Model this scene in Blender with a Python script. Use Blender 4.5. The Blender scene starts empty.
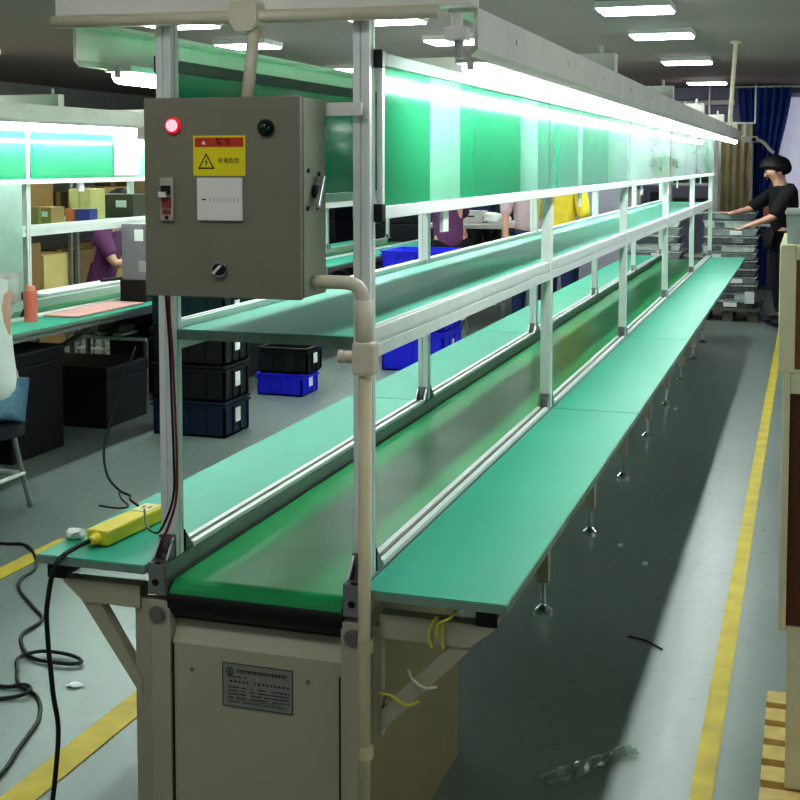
import bpy, bmesh, math, random
from mathutils import Vector, Matrix
random.seed(7)
COL = bpy.context.scene.collection
PI = math.pi

# ---------------------------------------------------------------- materials
def lin(c):
    return tuple(((v/255)/12.92 if v/255 <= .04045 else ((v/255+.055)/1.055)**2.4) for v in c)
MATS = {}
def mat(name, rgb, rough=.5, metal=0, var=.06, scale=8, coat=0, bump=0, emis=None, es=0, spec=.5):
    if name in MATS: return MATS[name]
    m = bpy.data.materials.new(name); m.use_nodes = True
    nt = m.node_tree; b = nt.nodes['Principled BSDF']
    tc = nt.nodes.new('ShaderNodeTexCoord'); nz = nt.nodes.new('ShaderNodeTexNoise')
    nz.inputs['Scale'].default_value = scale; nz.inputs['Detail'].default_value = 4
    nt.links.new(tc.outputs['Object'], nz.inputs['Vector'])
    rp = nt.nodes.new('ShaderNodeValToRGB')
    c = lin(rgb)
    rp.color_ramp.elements[0].position = .3; rp.color_ramp.elements[1].position = .7
    rp.color_ramp.elements[0].color = (*[max(0, v*(1-var)) for v in c], 1)
    rp.color_ramp.elements[1].color = (*[min(1, v*(1+var)) for v in c], 1)
    nt.links.new(nz.outputs['Fac'], rp.inputs['Fac']); nt.links.new(rp.outputs['Color'], b.inputs['Base Color'])
    b.inputs['Roughness'].default_value = rough; b.inputs['Metallic'].default_value = metal
    b.inputs['Specular IOR Level'].default_value = spec
    if coat: b.inputs['Coat Weight'].default_value = coat; b.inputs['Coat Roughness'].default_value = .04
    if bump:
        bp = nt.nodes.new('ShaderNodeBump'); bp.inputs['Strength'].default_value = bump; bp.inputs['Distance'].default_value = .01
        nt.links.new(nz.outputs['Fac'], bp.inputs['Height']); nt.links.new(bp.outputs['Normal'], b.inputs['Normal'])
    if emis:
        b.inputs['Emission Color'].default_value = (*lin(emis), 1); b.inputs['Emission Strength'].default_value = es
    MATS[name] = m; return m
def clear_mat(name, tint, haze, rough=.03, hazecol=(225, 245, 235)):
    if name in MATS: return MATS[name]
    m = bpy.data.materials.new(name); m.use_nodes = True; nt = m.node_tree; nt.nodes.clear()
    out = nt.nodes.new('ShaderNodeOutputMaterial')
    tr = nt.nodes.new('ShaderNodeBsdfTransparent'); tr.inputs[0].default_value = (*lin(tint), 1)
    df = nt.nodes.new('ShaderNodeBsdfDiffuse'); df.inputs[0].default_value = (*lin(hazecol), 1)
    gl = nt.nodes.new('ShaderNodeBsdfGlossy'); gl.inputs['Roughness'].default_value = rough
    lw = nt.nodes.new('ShaderNodeLayerWeight'); pw_ = nt.nodes.new('ShaderNodeMath'); pw_.operation = 'POWER'; pw_.inputs[1].default_value = 4.5
    fr = nt.nodes.new('ShaderNodeMapRange'); fr.inputs['To Min'].default_value = .05; fr.inputs['To Max'].default_value = .8
    nt.links.new(lw.outputs['Facing'], pw_.inputs[0]); nt.links.new(pw_.outputs[0], fr.inputs['Value'])
    tl = nt.nodes.new('ShaderNodeBsdfTranslucent'); tl.inputs[0].default_value = (*lin(hazecol), 1)
    md = nt.nodes.new('ShaderNodeMixShader'); md.inputs[0].default_value = .35
    nt.links.new(df.outputs[0], md.inputs[1]); nt.links.new(tl.outputs[0], md.inputs[2])
    nz = nt.nodes.new('ShaderNodeTexNoise'); nz.inputs['Scale'].default_value = 3
    mr = nt.nodes.new('ShaderNodeMapRange'); mr.inputs['To Min'].default_value = haze*.7; mr.inputs['To Max'].default_value = haze*1.3
    nt.links.new(nz.outputs['Fac'], mr.inputs['Value'])
    m1 = nt.nodes.new('ShaderNodeMixShader'); m2 = nt.nodes.new('ShaderNodeMixShader')
    nt.links.new(mr.outputs[0], m1.inputs[0]); nt.links.new(tr.outputs[0], m1.inputs[1]); nt.links.new(md.outputs[0], m1.inputs[2])
    nt.links.new(fr.outputs[0], m2.inputs[0]); nt.links.new(m1.outputs[0], m2.inputs[1]); nt.links.new(gl.outputs[0], m2.inputs[2])
    nt.links.new(m2.outputs[0], out.inputs[0])
    MATS[name] = m; return m
def emit_mat(name, rgb, s):
    if name in MATS: return MATS[name]
    m = bpy.data.materials.new(name); m.use_nodes = True; nt = m.node_tree; nt.nodes.clear()
    out = nt.nodes.new('ShaderNodeOutputMaterial'); e = nt.nodes.new('ShaderNodeEmission')
    e.inputs[0].default_value = (*lin(rgb), 1); e.inputs[1].default_value = s
    nt.links.new(e.outputs[0], out.inputs[0]); MATS[name] = m; return m

ALU   = mat('aluminium', (228, 233, 228), .4, .2, .04, 14)
ALUD  = mat('aluminium_dull', (150, 152, 148), .42, .6, .08, 20)
STEEL = mat('zinc_steel', (150, 148, 150), .35, .85, .12, 60)
CHROME= mat('chrome', (215, 215, 215), .15, 1, .03)
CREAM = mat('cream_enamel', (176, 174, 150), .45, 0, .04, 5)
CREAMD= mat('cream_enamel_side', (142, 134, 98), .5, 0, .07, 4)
CANOPY= mat('canopy_enamel', (226, 224, 212), .45, 0, .06, 6)
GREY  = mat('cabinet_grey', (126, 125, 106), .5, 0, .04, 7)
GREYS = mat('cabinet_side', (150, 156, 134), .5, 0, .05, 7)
PVC   = mat('pvc', (214, 207, 184), .4, 0, .05, 9)
WHITE = mat('white_plastic', (225, 224, 214), .45, 0, .03)
PAPER = mat('paper', (235, 236, 232), .8, 0, .03, 20)
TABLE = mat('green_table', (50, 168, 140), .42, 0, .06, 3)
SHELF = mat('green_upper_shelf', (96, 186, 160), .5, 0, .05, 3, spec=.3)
EDGE  = mat('board_edge', (126, 152, 136), .6, 0, .1, 30)
BELT  = mat('green_belt', (44, 150, 90), .3, 0, .22, 2.2, spec=.16)
BLACK = mat('black_plastic', (14, 15, 15), .5, 0, .1)
ROLL  = mat('belt_roller_black', (7, 12, 9), .45, 0, .2)
BOARD = mat('green_board', (0, 170, 122), .14, 0, .07, 2.5, coat=.6)
BOARDP= mat('pale_board', (172, 222, 200), .12, 0, .1, 2, coat=.6)
CLEAR = clear_mat('clear_sheet', (232, 250, 242), .06)
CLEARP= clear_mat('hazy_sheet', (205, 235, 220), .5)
LED   = emit_mat('led_tube', (244, 255, 252), 34)
PANEL = emit_mat('ceiling_panel', (250, 253, 255), 15)
YEL   = mat('yellow_plastic', (224, 208, 64), .45, 0, .06)
STRIPE= mat('yellow_floor_paint', (204, 182, 40), .5, 0, .18, 9)
CORD  = mat('black_cord', (18, 24, 22), .5)
CARD  = mat('cardboard', (170, 138, 86), .8, 0, .08, 12)
CARDD = mat('cardboard_dark', (112, 92, 58), .8, 0, .1, 10)
CARDB = mat('brown_board', (150, 104, 54), .7, 0, .12, 5)
CARDBD= mat('brown_board_dark', (100, 62, 36), .7, 0, .12, 5)
FOAM  = mat('cream_foam', (226, 220, 180), .8, 0, .06, 14)
WOOD  = mat('pale_wood', (214, 186, 122), .75, 0, .14, 22)
NAVY  = mat('navy_crate', (22, 38, 62), .5, 0, .12)
DARKC = mat('dark_crate', (22, 26, 28), .5, 0, .15)
TEALC = mat('teal_crate', (18, 50, 54), .5, 0, .12)
BLUE  = mat('blue_bin', (36, 40, 220), .45, 0, .06)
SKIN  = mat('skin', (206, 160, 136), .55, 0, .04)
HAIR  = mat('black_hair', (14, 12, 13), .6, 0, .2, 60)
BTEE  = mat('black_cotton', (16, 16, 18), .85, 0, .15, 30)
WTEE  = mat('white_cotton', (226, 232, 228), .85, 0, .05, 12, bump=.3)
DENIM = mat('light_denim', (112, 150, 172), .85, 0, .15, 40)
PURP  = mat('purple_cotton', (104, 58, 100), .85, 0, .12, 12)
PINKC = mat('pale_pink_cotton', (222, 196, 204), .85, 0, .06, 12)
YCOT  = mat('yellow_cotton', (222, 196, 60), .85, 0, .08, 12)
NAVYC = mat('navy_cotton', (34, 48, 86), .85, 0, .1, 12)
REDL  = mat('red_lamp', (230, 30, 50), .3, 0, .02, emis=(255, 26, 52), es=5)
REDW  = emit_mat('lamp_core', (255, 150, 160), 1.6)
CURT  = mat('blue_curtain', (48, 82, 160), .7, 0, .25, 3)
BEIGE = mat('beige_curtain', (178, 170, 132), .8, 0, .25, 4)

# ---------------------------------------------------------------- mesh helpers
class MB:
    def __init__(s): s.bm = bmesh.new()
    def box(s, x0, x1, y0, y1, z0, z1, M=None, bev=0):
        r = bmesh.ops.create_cube(s.bm, size=1)
        vs = r['verts']
        for v in vs:
            v.co = Vector(((x0+x1)/2+v.co.x*(x1-x0), (y0+y1)/2+v.co.y*(y1-y0), (z0+z1)/2+v.co.z*(z1-z0)))
        if bev:
            es = list({e for v in vs for e in v.link_edges})
            rr = bmesh.ops.bevel(s.bm, geom=es, offset=bev, segments=2, affect='EDGES', profile=.6)
            vs = list({v for f in rr['faces'] for v in f.verts} | {v for v in vs if v.is_valid})
        if M is not None: bmesh.ops.transform(s.bm, matrix=M, verts=vs)
        return s
    def cyl(s, a, b, r, r2=None, n=16):
        a = Vector(a); b = Vector(b); d = b-a; L = d.length
        M = Matrix.Translation((a+b)/2) @ d.to_track_quat('Z', 'Y').to_matrix().to_4x4()
        bmesh.ops.create_cone(s.bm, cap_ends=True, segments=n, radius1=r, radius2=r if r2 is None else r2, depth=L, matrix=M)
        return s
    def sph(s, c, r, sc=(1, 1, 1), n=16, rot=None):
        M = Matrix.Translation(c) @ (rot if rot is not None else Matrix.Identity(4)) @ Matrix.Diagonal((*sc, 1))
        bmesh.ops.create_uvsphere(s.bm, u_segments=n, v_segments=max(6, n*3//4), radius=r, matrix=M); return s
    def tube(s, pts, r, n=8, smooth=True, sub=5):
        P = [Vector(p) for p in pts]
        if smooth and len(P) > 2:
            Q = []
            for i in range(len(P)-1):
                p0 = P[max(i-1, 0)]; p1 = P[i]; p2 = P[i+1]; p3 = P[min(i+2, len(P)-1)]
                for k in range(sub):
                    t = k/sub
                    Q.append(.5*((2*p1)+(p2-p0)*t+(2*p0-5*p1+4*p2-p3)*t*t+(3*p1-p0-3*p2+p3)*t**3))
            Q.append(P[-1]); P = Q
        rings = []; up = Vector((0, 0, 1)); prev = None
        for i, p in enumerate(P):
            d = (P[min(i+1, len(P)-1)]-P[max(i-1, 0)]).normalized()
            if prev is None:
                a = d.cross(up)
                if a.length < .1: a = d.cross(Vector((1, 0, 0)))
            else: a = prev-d*prev.dot(d)
            a.normalize(); prev = a; b = d.cross(a)
            rr = r(i/(len(P)-1)) if callable(r) else r
            rings.append([s.bm.verts.new(p+rr*(a*math.cos(2*PI*k/n)+b*math.sin(2*PI*k/n))) for k in range(n)])
        for i in range(len(rings)-1):
            for k in range(n):
                s.bm.faces.new((rings[i][k], rings[i][(k+1) % n], rings[i+1][(k+1) % n], rings[i+1][k]))
        s.bm.faces.new(rings[0][::-1]); s.bm.faces.new(rings[-1]); return s
    def prism(s, prof, axis, a0, a1):
        # prof: list of 2D points; axis 'y': (x,z), axis 'x': (y,z), axis 'z': (x,y)
        def P(u, v, a): return {'y': (u, a, v), 'x': (a, u, v), 'z': (u, v, a)}[axis]
        A = [s.bm.verts.new(P(u, v, a0)) for u, v in prof]; B = [s.bm.verts.new(P(u, v, a1)) for u, v in prof]
        n = len(prof)
        for i in range(n): s.bm.faces.new((A[i], A[(i+1) % n], B[(i+1) % n], B[i]))
        s.bm.faces.new(A[::-1]); s.bm.faces.new(B); return s
    def build(s, name, m, parent=None, smooth=False, **kw):
        bmesh.ops.recalc_face_normals(s.bm, faces=s.bm.faces)
        me = bpy.data.meshes.new(name); s.bm.to_mesh(me); s.bm.free()
        o = bpy.data.objects.new(name, me); COL.objects.link(o); me.materials.append(m)
        if smooth:
            for p in me.polygons: p.use_smooth = True
        if parent is not None:
            o.parent = parent
            bpy_inv.append(o)
        for k, v in kw.items(): o[k] = v
        return o
bpy_inv = []
def tag(o, label, cat, group=None, kind=None):
    o['label'] = label; o['category'] = cat
    if group: o['group'] = group
    if kind: o['kind'] = kind
    return o
def thing(name, loc, label, cat, group=None, rz=0):
    o = bpy.data.objects.new(name, None); COL.objects.link(o); o.empty_display_size = .1
    o.location = loc; o.rotation_euler = (0, 0, rz)
    return tag(o, label, cat, group)
def structure(o): o['kind'] = 'structure'; return o
def dup(root, loc, rz=None, label=None, group=None):
    r = root.copy(); COL.objects.link(r); r.location = loc
    if rz is not None: r.rotation_euler = (0, 0, rz)
    if label: r['label'] = label
    if group: r['group'] = group
    for ch in list(root.children):
        c = ch.copy(); COL.objects.link(c); c.parent = r
        for g in list(ch.children):
            d = g.copy(); COL.objects.link(d); d.parent = c
    return r
ORD = ['nearest', 'second', 'third', 'fourth', 'fifth', 'sixth', 'seventh', 'eighth', 'ninth', 'tenth', 'eleventh', 'twelfth', 'thirteenth', 'fourteenth']
def nth(i, what): return ('nearest %s' % what) if i == 0 else ('%s nearest %s' % (ORD[i], what))

# ---------------------------------------------------------------- room shell
CZ = 2.51
WY = 16.4
fm = mat('epoxy_floor', (124, 136, 130), .3, 0, .10, 1.3)
nt = fm.node_tree
# scuffs and dust worn into the floor paint
def scuff():
    b = nt.nodes['Principled BSDF']
    base = b.inputs['Base Color'].links[0].from_socket
    tc = [n for n in nt.nodes if n.type == 'TEX_COORD'][0]
    n2 = nt.nodes.new('ShaderNodeTexNoise'); n2.inputs['Scale'].default_value = 22; n2.inputs['Detail'].default_value = 8
    nt.links.new(tc.outputs['Object'], n2.inputs['Vector'])
    r = nt.nodes.new('ShaderNodeValToRGB'); r.color_ramp.elements[0].position = .62; r.color_ramp.elements[1].position = .8
    r.color_ramp.elements[0].color = (0, 0, 0, 1); r.color_ramp.elements[1].color = (.35, .35, .35, 1)
    nt.links.new(n2.outputs['Fac'], r.inputs['Fac'])
    mx = nt.nodes.new('ShaderNodeMix'); mx.data_type = 'RGBA'
    nt.links.new(r.outputs['Color'], mx.inputs['Factor']); nt.links.new(base, mx.inputs[6]); mx.inputs[7].default_value = (*lin((80, 88, 84)), 1)
    nt.links.new(mx.outputs[2], b.inputs['Base Color'])
    mr = nt.nodes.new('ShaderNodeMapRange'); mr.inputs['To Min'].default_value = .22; mr.inputs['To Max'].default_value = .42
    nt.links.new(n2.outputs['Fac'], mr.inputs['Value']); nt.links.new(mr.outputs[0], b.inputs['Roughness'])
scuff()
structure(MB().box(-9, 3.2, -3, WY+.1, -.1, 0).build('floor', fm))
structure(MB().box(-9, 3.2, -3, WY+.1, CZ, CZ+.1).build('ceiling', mat('ceiling_board', (152, 136, 132), .8, 0, .06, .8)))
structure(MB().box(-9, 3.2, WY, WY+.1, 0, CZ).build('wall_back', mat('wall_lavender', (160, 156, 178), .8, 0, .08, .9)))
structure(MB().box(-9.1, -9, -3, WY+.1, 0, CZ).build('wall_left', mat('wall_grey', (150, 152, 146), .8)))
structure(MB().box(3.2, 3.3, -3, WY+.1, 0, CZ).build('wall_right', mat('wall_grey', (150, 152, 146), .8)))
# bright frosted window behind the curtain on the right
w = structure(MB().box(-.42, 1.9, WY-.05, WY-.01, .66, 2.42).build('window_1', mat('window_frame_white', (222, 224, 232), .5)))
structure(MB().box(-.36, .72, WY-.062, WY-.052, .72, 2.36).build('window_pane', mat('frosted_glass', (205, 206, 222), .3, emis=(205, 206, 228), es=.35), w))
structure(MB().box(.8, 1.84, WY-.062, WY-.052, .72, 2.36).build('window_pane', MATS['frosted_glass'], w))
# unseen glowing windows added on the right wall to light canopy and posts
for i, y in enumerate((1.0, 5.0, 9.0)):
    w = structure(MB().box(3.14, 3.19, y-1.1, y+1.1, 1.35, 2.35).build('window_%d' % (i+2), mat('window_frame_white', (222, 224, 232), .5)))
    for k in (-1, 1): structure(MB().box(3.13, 3.138, y+k*.53-.5, y+k*.53+.5, 1.4, 2.3).build('window_pane', mat('fill_light_glass', (215, 225, 232), .3, emis=(226, 236, 245), es=3.6), w))
# painted yellow aisle lines
structure(MB().box(-.252, -.198, -2.5, 12.4, 0, .003).build('trim_1', STRIPE))
structure(MB().box(-1.865, -1.775, -2.5, 15, 0, .003).build('trim_2', STRIPE))
structure(MB().box(-2.94, -2.86, -2.5, 4.5, 0, .003).build('trim_3', STRIPE))

# ceiling light panels
def ceil_light(x, y, label, sx=.44, sy=.36, proto=[None]):
    if proto[0] is None:
        t = thing('ceiling_light', (x, y, CZ-.05), label, 'light', 'flat square ceiling light panels')
        MB().box(-sx/2, sx/2, -sy/2, sy/2, .012, .05).build('frame', WHITE, t)
        MB().box(-sx/2+.012, sx/2-.012, -sy/2+.012, sy/2-.012, 0, .012).build('diffuser', PANEL, t)
        proto[0] = t; return t
    return dup(proto[0], (x, y, CZ-.05), label=label)
for i, (x, y) in enumerate([(-1.01, 7.72), (-1.03, 9.33), (-1.08, 11.85), (-1.14, 15.0)]):
    ceil_light(x, y, 'ceiling light panel right of the front line canopy, %s of its row' % ORD[i])
for i, (x, y) in enumerate([(-2.6, 7.8), (-2.55, 9.3), (-2.6, 11.95)]):
    ceil_light(x, y, 'ceiling light panel over the aisle left of the conveyor, %s of its row' % ORD[i])
for i, (x, y) in enumerate([(-3.99, 7.62), (-4.2, 9.15), (-4.3, 11.8)]):
    ceil_light(x, y, 'ceiling light panel over the left work line, %s of its row' % ORD[i])
for (x, y) in ((-1.1, 1.2), (-1.1, -1.6), (1.4, 3.0), (1.4, 8.), (-2.8, 1.2), (-2.8, -1.6), (-6.7, 9), (-6.7, 13)):  # unseen panels added as fill light, mainly from the camera side
    ceil_light(x, y, 'unseen ceiling light panel added as fill, at %.0f m by %.0f m' % (x+9, y+3))
# slim drop pole near the far end and a thin ceiling rail
t = thing('ceiling_drop_pole', (-.605, 10.3, 1.85), 'slim pale pole dropping from the ceiling to the far canopy end', 'pole')
MB().cyl((0, 0, .0), (.035, 0, .65), .017, n=12).build('pole', PVC, t)
MB().cyl((.035, 0, .64), (.035, 0, .66), .045, n=16).build('ceiling_plate', PVC, t)

# ---------------------------------------------------------------- assembly line
S = 1.88
ZO = -.09
def profile(mb, x0, x1, z0, z1, y0, y1, side=0, grooves=True):
    """aluminium extrusion running along Y with a slot on top and on its sides"""
    w = x1-x0; h = z1-z0; g = w*.16; xc = (x0+x1)/2; d = w*.2
    pr = [(x0, z0), (x1, z0), (x1, z0+h/2-g), (x1-d, z0+h/2-g), (x1-d, z0+h/2+g), (x1, z0+h/2+g), (x1, z1),
          (xc+g, z1), (xc+g, z1-d), (xc-g, z1-d), (xc-g, z1), (x0, z1), (x0, z0+h/2+g), (x0+d, z0+h/2+g), (x0+d, z0+h/2-g), (x0, z0+h/2-g)]
    mb.prism(pr, 'y', y0, y1); return mb
def post_prof(xc, yc, a):
    g = a*.16; d = a*.24
    q = [(a, -a), (a, -g), (a-d, -g), (a-d, g), (a, g), (a, a), (g, a), (g, a-d), (-g, a-d), (-g, a), (-a, a), (-a, g), (-a+d, g), (-a+d, -g), (-a, -g), (-a, -a), (-g, -a), (-g, -a+d), (g, -a+d), (g, -a)]
    return [(xc+x, yc+y) for x, y in q]

def make_line(xc, y0, mods, label, boards_r, boards_l, main=True):
    """xc centre, first post row at y0, built in coordinates local to (xc, y0)"""
    R = thing('conveyor_workbench_line', (xc, y0, ZO), label, 'conveyor')
    L = mods*S; px = .22; oxr, oxl = .520, .505
    E_ = L-.06
    for k in range(mods+1):
        y = k*S
        for sx in (-1, 1):
            p = MB().prism(post_prof(sx*px, y, .0175), 'z', .786, 1.953).build('post', ALU, R)
            for sy in (-1, 1):
                c = MB()
                c.prism([(y+sy*.021, .787), (y+sy*.06, .787), (y+sy*.058, .793), (y+sy*.03, .828), (y+sy*.021, .84)], 'x', sx*px-.019, sx*px-.013)
                c.prism([(y+sy*.021, .787), (y+sy*.06, .787), (y+sy*.058, .793), (y+sy*.03, .828), (y+sy*.021, .84)], 'x', sx*px+.013, sx*px+.019)
                c.box(sx*px-.019, sx*px+.019, min(y+sy*.021, y+sy*.025), max(y+sy*.021, y+sy*.025), .787, .84)
                c.box(sx*px-.019, sx*px+.019, min(y+sy*.021, y+sy*.06), max(y+sy*.021, y+sy*.06), .786, .79)
                c.cyl((sx*px, y+sy*.025, .815), (sx*px, y+sy*.034, .815), .008, n=6)
                c.cyl((sx*px, y+sy*.04, .79), (sx*px, y+sy*.04, .802), .008, n=6)
                c.build('corner_bracket', STEEL, R)
        # crossbeam carrying the canopies
        b = MB().box(-.47, .45, y-.03, y+.03, 1.952, 2.016, bev=.004)
        b.cyl((.40, y, 2.016), (.40, y, 2.045), .008, n=6)
        b.build('top_crossbeam', CANOPY, R)
    # long base profiles, upper-shelf profiles, outer edge profiles
    for sx in (-1, 1):
        profile(MB(), sx*px-.022, sx*px+.022, .712, .786, -.07, E_).build('base_rail', ALUD if main else ALU, R)
        for k in range(mods):
            a = k*S+.022; b = (k+1)*S-.022
            # twin white lips on top of the base rail
            MB().box(sx*px-.02, sx*px-.006, a+.04, b-.04, .786, .798, bev=.002).box(sx*px+.006, sx*px+.02, a+.04, b-.04, .786, .798, bev=.002).build('rail_lip', ALU, R)
            profile(MB(), sx*px-.014, sx*px+.014, 1.252, 1.312, a, b).build('shelf_rail', ALU, R)
        m = MB(); profile(m, 0, .04, .722, .760, -.05, E_)
        ox = oxr if sx > 0 else oxl
        if sx > 0: m.bm.free(); m = MB(); profile(m, ox-.05, ox-.01, .722, .760, -.05, E_)
        else: m.bm.free(); m = MB(); profile(m, -ox+.01, -ox+.05, .722, .760, -.05, E_)
        m.build('edge_rail', ALUD, R)
        ox = oxr if sx > 0 else oxl
        e0 = ox-.052 if sx > 0 else -ox+.008
        MB().box(e0, e0+.044, -.056, -.0505, .718, .762, bev=.002).build('rail_end_cap', BLACK, R)
        # lamp screen frame: top rail, bottom rail, stiles
        fx = sx*(px+.024)
        MB().box(fx-.004, fx+.009, .03, L, 1.846, 1.872, bev=.002).build('screen_top_rail', mat('dull_rail', (128, 142, 134), .75), R)
        MB().box(fx-.004, fx+.009, .03, L, 1.536, 1.562, bev=.002).build('screen_bottom_rail', ALU, R)
        MB().box(fx-.004, fx+.008, .02, .034, 1.556, 1.85).build('screen_stile', ALU, R)
        for z in (1.549, 1.859):
            MB().box(fx-.012, fx+.012, .008, .03, z-.018, z+.018, bev=.002).build('rail_end_cap', BLACK, R)
        for k in range(mods):
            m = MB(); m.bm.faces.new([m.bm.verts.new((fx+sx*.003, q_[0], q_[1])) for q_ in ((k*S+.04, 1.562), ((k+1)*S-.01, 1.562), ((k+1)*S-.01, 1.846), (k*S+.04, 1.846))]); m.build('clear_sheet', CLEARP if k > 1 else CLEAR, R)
        for i, (a, b, pale) in enumerate(boards_r if sx > 0 else boards_l):
            MB().box(fx-sx*.002-.001, fx-sx*.002+.001, a, b, 1.563, 1.848).build('pale_screen_board' if pale else 'green_screen_board', BOARDP if pale else BOARD, R)
        for k in range(mods):
            MB().box(fx-.01, fx-.002, k*S+.5, k*S+.55, 1.485, 1.538).build('hanger_tab', ALU, R)
        # canopy (folded sheet lamp shield)
        co = sx*.452
        pr = [(co, 1.952), (co, 1.872), (co-sx*.014, 1.858), (co-sx*.02, 1.860), (co-sx*.008, 1.874), (co-sx*.008, 1.944), (co-sx*.06, 1.944), (co-sx*.06, 1.952)]
        m = MB(); m.prism(pr, 'y', .01, L+.42)
        for k in range(mods*3):
            m.cyl((co, k*S/3+.35, 1.915), (co+sx*.003, k*S/3+.35, 1.915), .006, n=8)
        m.build('lamp_canopy', CANOPY, R)
    # work surfaces
    for k in range(mods):
        a = k*S-(.085 if k == 0 else 0); b = (k+1)*S-.003-(.08 if k == mods-1 else 0)
        for sx in (-1, 1):
            x0, x1 = (px+.022, oxr+.018) if sx > 0 else (-oxl, -px-.022)
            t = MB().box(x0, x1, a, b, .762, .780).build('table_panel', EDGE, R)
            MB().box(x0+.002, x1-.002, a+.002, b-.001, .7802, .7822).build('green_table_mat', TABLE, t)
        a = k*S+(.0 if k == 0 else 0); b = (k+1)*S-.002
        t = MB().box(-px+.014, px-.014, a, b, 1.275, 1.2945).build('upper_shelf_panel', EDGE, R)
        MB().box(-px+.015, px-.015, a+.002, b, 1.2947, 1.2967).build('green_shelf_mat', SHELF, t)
    # belt loop with rounded noses
    pr = []; r = .034; zc = .711
    for i in range(13):
        a = PI/2+PI*i/12; pr.append((-.035+r*math.cos(a), zc+r*math.sin(a)))
    for i in range(13):
        a = -PI/2+PI*i/12; pr.append((L+r*math.cos(a), zc+r*math.sin(a)))
    MB().prism(pr, 'x', -px+.028, px-.028).build('conveyor_belt', BELT, R, smooth=False)
    m = MB().cyl((-px+.024, -.028, .699), (px-.024, -.028, .699), .0445, n=40)
    m.box(-px+.024, px-.024, -.05, .1, .655, .70); m.build('drive_roller', ROLL, R)
    # under frame legs with adjustable feet
    k = 1
    while k*1.03 < L-.8:
        y = .87+k*.99 if main else (k-1)*S+.33
        if not main:
            lg = MB().box(-.022, .022, y-.02, y+.02, .10, .712).build('leg', ALUD, R)
            MB().cyl((0, y, .0), (0, y, .1), .012, n=10).cyl((0, y, 0), (0, y, .02), .04, .03, n=20).build('foot', CHROME, lg)
            for sx in (-1, 1): MB().tube([(0, y, .42), (sx*.44, y, .715)], .018, smooth=False).build('brace', ALUD, R)
        for sx in (-1, 1) if main else ():
            lg = MB().box(sx*px-.02, sx*px+.02, y-.02, y+.02, .12, .712).build('leg', CREAM if main else ALUD, R)
            MB().cyl((sx*px, y, .02), (sx*px, y, .12), .009, n=10).cyl((sx*px, y, .0), (sx*px, y, .012), .034, n=20).cyl((sx*px, y, .012), (sx*px, y, .03), .03, .012, n=20).build('foot', CHROME, lg)
            MB().tube([(sx*px, y, .45), (sx*.48, y, .712)], .012, smooth=False).build('brace', ALUD, R)
        if main: MB().box(-px, px, y-.015, y+.015, .30, .33).build('leg_crossbar', ALUD, R)
        k += 1 if main else 1
        if not main and k*S > L: break
    # ---- front end: legs, brackets, drive housing
    yf = -.07
    for sx in (-1, 1):
        a, b = (px-.028, px+.018)
        m = MB(); x0, x1 = (a, b) if sx > 0 else (-b, -a)
        lg = m.box(x0, x1, yf, yf+.05, .03, .70, bev=.003).build('front_leg', CREAM, R)
        MB().cyl((sx*px, yf-.007, .665), (sx*px, yf, .665), .015, n=6).cyl((sx*px, yf-.003, .665), (sx*px, yf, .665), .02, n=20).build('bolt', STEEL, lg)
        MB().box(x0, x1, yf, yf+.05, .0, .03).build('foot', BLACK, lg)
        MB().box(sx*px-.018, sx*px+.018, yf-.004, yf, .716, .784).build('rail_end_plate', ALUD, R)
        MB().cyl((sx*px-.002, yf-.0055, .742), (sx*px-.002, yf-.0035, .742), .008, n=16).build('plate_hole', BLACK, R)
        # outer upright, arm and brace
        u0, u1 = (px+.034, px+.052) if sx > 0 else (-px-.066, -px-.0185)
        MB().box(u0, u1, yf+.022, yf+.048, .44 if sx > 0 else .03, .69, bev=.002).build('arm_plate', CREAM, R)
        armpts = [(yf+.02, 0)]
        m = MB(); q0 = px+.05; q1 = .505 if sx > 0 else .458; ox = q1+.012
        prf = [(sx*q0, .668), (sx*(q1-.05), .668), (sx*q1, .712), (sx*q1, .72), (sx*q0, .722)]
        m.prism(prf, 'y', yf+.015, yf+.05).build('support_arm', CREAM, R)
        M = MB(); prf = [(sx*(px+.05), .50), (sx*(ox-.10), .668), (sx*(ox-.055), .668), (sx*(px+.05), .452)]
        M.prism(prf, 'y', yf+.02, yf+.045).build('diagonal_brace', CREAM, R)
    dh = MB()
    prf = [(-.062, .602), (-.062, .05), (.75, .05), (.75, .66), (.02, .66), (-.02, .668)]
    dh.prism(prf, 'x', -px+.03, px-.03); d = dh.build('drive_housing', CREAM, R)
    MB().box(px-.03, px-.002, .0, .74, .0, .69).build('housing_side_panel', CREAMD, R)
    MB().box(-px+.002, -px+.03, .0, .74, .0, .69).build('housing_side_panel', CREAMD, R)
    housing(R, d, main, px, yf)
    for o in R.children_recursive:
        if o.type == 'MESH':
            for v in o.data.vertices:
                if v.co.z < .85: v.co.z += .023+(.778-v.co.z)*.0861
    return R
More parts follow.
